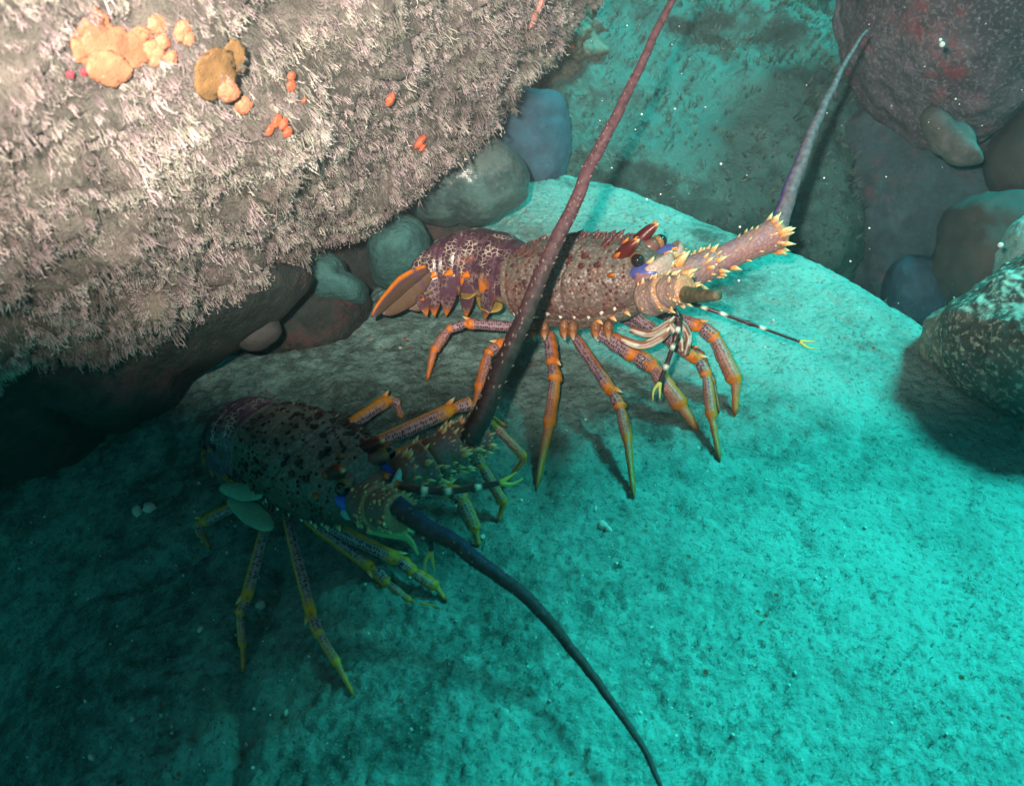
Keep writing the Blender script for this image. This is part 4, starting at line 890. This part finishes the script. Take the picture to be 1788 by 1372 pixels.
# ================================================================== the dark lobster in front
pal_b = dict(top=np.array([0.21, 0.22, 0.19]), flank=np.array([0.13, 0.10, 0.08]), belly=np.array([0.12, 0.10, 0.07]), blotch=np.array([0.07, 0.03, 0.03]), dot=np.array([0.03, 0.014, 0.014]), bead=np.array([0.85, 0.85, 0.6]),
             blue=np.array([0.04, 0.14, 0.80]), plate=np.array([0.35, 0.60, 0.62]), tail=np.array([0.10, 0.05, 0.09]), orange_amt=0.25, horn=0.25, under=np.array([0.16, 0.2, 0.12]))
B = Lobster('spiny_lobster', (462, 768), 1.045, math.radians(40), math.radians(6), math.radians(-4), 0.149,
            'dark spiny lobster crouching in shadow with yellow-edged legs, nearest the camera', pal_b)
B.carapace(); B.eyes(); B.front()
bO = B.w(0.03, 0, 0)
spB = [B.w(0.03, 0, 0.0), B.w(-0.10, 0, 0.0), B.w(-0.22, 0, -0.03), B.w(-0.32, 0, -0.10), B.w(-0.38, 0, -0.20), B.w(-0.37, 0, -0.31), B.w(-0.31, 0, -0.40)]
B.abdomen(spB, [0.265, 0.27, 0.265, 0.25, 0.225, 0.20, 0.17], [0.225, 0.23, 0.22, 0.20, 0.17, 0.15, 0.12])
def fan_col_b(edge):
    def f(u, x):
        c = np.tile(np.array([[0.20, 0.40, 0.29]]), (len(u), 1)) * (0.85 + 0.3 * np.cos(x * 14) ** 2)[:, None]; e = smooth(0.8, 0.95, edge * x)[:, None]; c = c * (1 - e) + ORANGE * 0.4 * e; return np.hstack([c, np.zeros((len(u), 1))])
    return f
blade(P(385, 850, 1.04), P(425, 858, 1.02), P(462, 862, 1.00), 0.0095, 0.2, -1, fan_col_b, B.root, 0.0015)
blade(P(400, 870, 1.035), P(440, 895, 1.01), P(476, 922, 0.99), 0.012, 0.1, -1, fan_col_b, B.root, 0.0015)
LD = dict(dark=1.2, tint=1.0, oc=(0.75, 0.30, 0.015))
px_leg(B, (0.10, -0.17, -0.26), [(352, 912), (346, 920), (352, 935), (368, 960)], [24, 18, 15, 12], **LD)
px_leg(B, (0.20, -0.19, -0.28), [(428, 1052), (418, 1072), (424, 1130), (425, 1178)], [24, 22, 16, 13], **LD)
px_leg(B, (0.33, -0.20, -0.29), [(546, 1082), (558, 1108), (590, 1160), (620, 1220)], [24, 22, 18, 14], **LD)
px_leg(B, (0.50, -0.19, -0.28), [(655, 995), (676, 1018), (715, 1050), (768, 1063)], [24, 26, 18, 14], **LD)
px_leg(B, (0.66, -0.17, -0.26), [(698, 978), (722, 998), (762, 1025), (780, 1050)], [28, 28, 24, 15], **LD)
px_leg(B, (0.10, 0.18, -0.22), [(678, 697), (692, 705), (700, 725), (704, 742)], [26, 22, 15, 10], foot=False, foot_depth=1.20, **LD)
px_leg(B, (0.30, 0.18, -0.22), [(795, 712), (820, 705), (850, 722), (885, 745)], [30, 26, 18, 14], foot=False, foot_depth=1.14, **LD)
px_leg(B, (0.45, 0.18, -0.24), [(832, 742), (862, 742), (917, 800), (882, 845)], [24, 22, 19, 14], foot=False, foot_depth=1.10, **LD)
px_leg(B, (0.62, 0.17, -0.24), [(820, 785), (840, 812), (880, 880), (868, 913)], [24, 24, 22, 14], foot=True, **LD)
px_leg(B, (0.78, 0.15, -0.24), [(790, 855), (806, 872), (830, 925), (836, 956)], [30, 32, 30, 18], foot=True, **LD)
for (pts, wd) in (([(640, 925), (680, 932), (712, 940), (730, 968)], 16), ([(655, 905), (690, 915), (722, 930)], 13)):
    b = Buf(); cv = spine_curve([P(x, y, 0.92) for x, y in pts], 20); tube(b, cv, wd / 2 * 0.92 / F_PX * np.interp(np.linspace(0, 1, 20), [0, .2, .6, 1], [.7, 1, .9, .3]), np.array([0.32, 0.42, 0.16, 0]), seg=12); b.build('mouth_limb', M_PLAIN, B.root)
# far antenna of the dark lobster: base, then the long whip that crosses the whole picture upward
pc = [P(700, 838, 0.955), P(752, 806, 0.965), P(800, 780, 0.975), P(845, 752, 0.985)]
peduncle(B, pc, np.array([0.021, 0.021, 0.021, 0.0175]), np.array([0.20, 0.10, 0.07]), 80, 12, 1.1, 0.9, size=0.45)
whip(B, [P(816, 778, 0.962), P(868, 662, 0.975), P(925, 535, 1.00), P(975, 415, 1.01), P(1022, 310, 1.02), P(1070, 215, 1.03), P(1112, 130, 1.04), P(1158, 30, 1.05), P(1200, -60, 1.06)], 0.0102, 0.0028, np.array([0.115, 0.050, 0.060]), np.array([0.07, 0.09, 0.08]), bumps=260, shade_grad=0.25, n=240, stripe_at=0.4)
pd_ = [P(632, 880, 0.925), P(664, 886, 0.905), P(700, 896, 0.885)]
peduncle(B, pd_, np.array([0.0185, 0.018, 0.015]), np.array([0.20, 0.12, 0.09]), 70, 15, 1.1, 0.9, size=0.45)
whip(B, [P(690, 882, 0.885), P(740, 915, 0.88), P(800, 955, 0.875), P(870, 1005, 0.87), P(940, 1065, 0.865), P(1000, 1135, 0.86), P(1060, 1215, 0.84), P(1120, 1300, 0.82), P(1165, 1400, 0.80)], 0.0092, 0.0018, np.array([0.11, 0.035, 0.035]), np.array([0.018, 0.022, 0.08]), n=200, stripe_at=1.9, bumps=60)
antennule(B, [P(690, 845, 0.90), P(740, 856, 0.895), P(800, 856, 0.895), P(872, 843, 0.90)], 0.0036, [0.30, 0.52, 0.80])
antennule(B, [P(700, 900, 0.89), P(730, 925, 0.885), P(752, 950, 0.885), P(752, 962, 0.885)], 0.0030, [0.35, 0.65])

# ------------------------------------------------------------------ bits on the slab
def slab_fluff():
    rg = np.random.default_rng(21); n = 60000; x = rg.uniform(-0.65, 0.85, n); y = rg.uniform(0.22, 1.35, n)
    p = np.stack([x, y, x * 0], 1); dens = smooth(0.0, 0.35, fbm(p, 12, 4, 90) + 0.25 * smooth(0.95, 0.55, y) - 0.05) * (0.25 + 0.75 * smooth(1.0, 0.6, y)); k = rg.random(n) < dens * 0.7
    x, y = x[k], y[k]; n = len(x); z = slab_z(x, y); pr = [tuft_proto(np.random.default_rng(300 + i), 3, 0, 0.8) for i in range(5)]
    dn = np.tile([0.0, -0.15, 1.0], (n, 1)) + rg.normal(size=(n, 3)) * 0.45; S = 0.0035 + 0.005 * rg.random(n) ** 2
    tone = rg.random(n)[:, None]; C = np.array([0.05, 0.08, 0.06]) * (1 - tone) + np.array([0.36, 0.48, 0.42]) * tone
    o = scatter_tufts('algal_turf', np.stack([x, y, z - 0.001], 1), dn, S, C, None, rg, pr); return n
nfl = slab_fluff()
def shell_bits():
    rg = np.random.default_rng(33); b = Buf(); spots = [(1052, 918, 9), (1040, 888, 6), (1062, 925, 7), (842, 938, 6), (1118, 1245, 5), (1350, 560, 4), (350, 1100, 7), (232, 1258, 9), (300, 1280, 6), (240, 895, 16), (262, 888, 12), (455, 1058, 12), (160, 1322, 8), (1660, 760, 5), (1388, 1175, 5), (1180, 1285, 4), (430, 1300, 6), (500, 1245, 7), (282, 1250, 5)]
    for _ in range(260):
        spots.append((rg.uniform(20, 1770), rg.uniform(720, 1360), rg.uniform(1.2, 3.6)))
    V, Fc = ico(2)
    for (px, py, r) in spots:
        w_ = ground(px, py); rr = r * (w_ - CC) @ FW / F_PX; vv = V * rr * rg.uniform(0.4, 1.1, 3) * (1 + 0.3 * fbm(V, 2, 2, px)[:, None]); Rm = np.array(Euler(tuple(rg.uniform(0, 3, 3))).to_matrix()); b.add(vv @ Rm.T + w_ + [0, 0, rr * 0.2], Fc, [0.62, 0.60, 0.52] if r > 3.6 else [0.75, 0.73, 0.65])
    o = mesh_obj('shell_fragments', np.vstack(b.V), b.F, M_FUZZ, None, np.vstack(b.C)); o['kind'] = 'stuff'
shell_bits()
def snow():
    rg = np.random.default_rng(44); b = Buf(); V, Fc = ico(2)
    for (px, py, r, d) in [(1645, 78, 5, 1.3), (1747, 428, 5, 1.2), (1642, 70, 3, 1.35), (1290, 490, 2, 1.0)] + [(rg.uniform(950, 1788), rg.uniform(10, 640), 0.35 + 1.5 * rg.random() ** 3, rg.uniform(0.8, 1.4)) for _ in range(150)]:
        b.add(V * r * d / F_PX + P(px, py, d), Fc, [0.8, 0.78, 0.72])
    o = mesh_obj('drifting_particles', np.vstack(b.V), b.F, M_FUZZ, None, np.vstack(b.C)); o['kind'] = 'stuff'
snow()

# ------------------------------------------------------------------ the water's haze
def haze():
    lo, hi = np.array([-7, -4, -1.7]), np.array([7, 11, 2.4]); V = np.array([[x, y, z] for x in (lo[0], hi[0]) for y in (lo[1], hi[1]) for z in (lo[2], hi[2])])
    Fc = [(0, 1, 3, 2), (4, 6, 7, 5), (0, 4, 5, 1), (2, 3, 7, 6), (0, 2, 6, 4), (1, 5, 7, 3)]
    m = D.materials.new('water_haze'); m.use_nodes = True; t = m.node_tree; t.nodes.clear(); o = t.nodes.new('ShaderNodeOutputMaterial'); v = t.nodes.new('ShaderNodeVolumePrincipled')
    v.inputs['Color'].default_value = (0.75, 0.9, 0.95, 1); v.inputs['Density'].default_value = 0.032; v.inputs['Anisotropy'].default_value = 0.3; t.links.new(v.outputs[0], o.inputs['Volume'])
    ob = mesh_obj('haze', V, Fc, m, shade=False); ob['kind'] = 'stuff'
haze()
for o in list(D.objects):
    if '_org' in o: del o['_org']
print('TRIS', sum(sum(len(p.vertices) - 2 for p in o.data.polygons) if len(o.data.polygons) < 300000 else len(o.data.polygons) * (len(o.data.polygons[0].vertices) - 2) for o in D.objects if o.type == 'MESH'), 'fluff', nfl, 'tufts', len(idx))
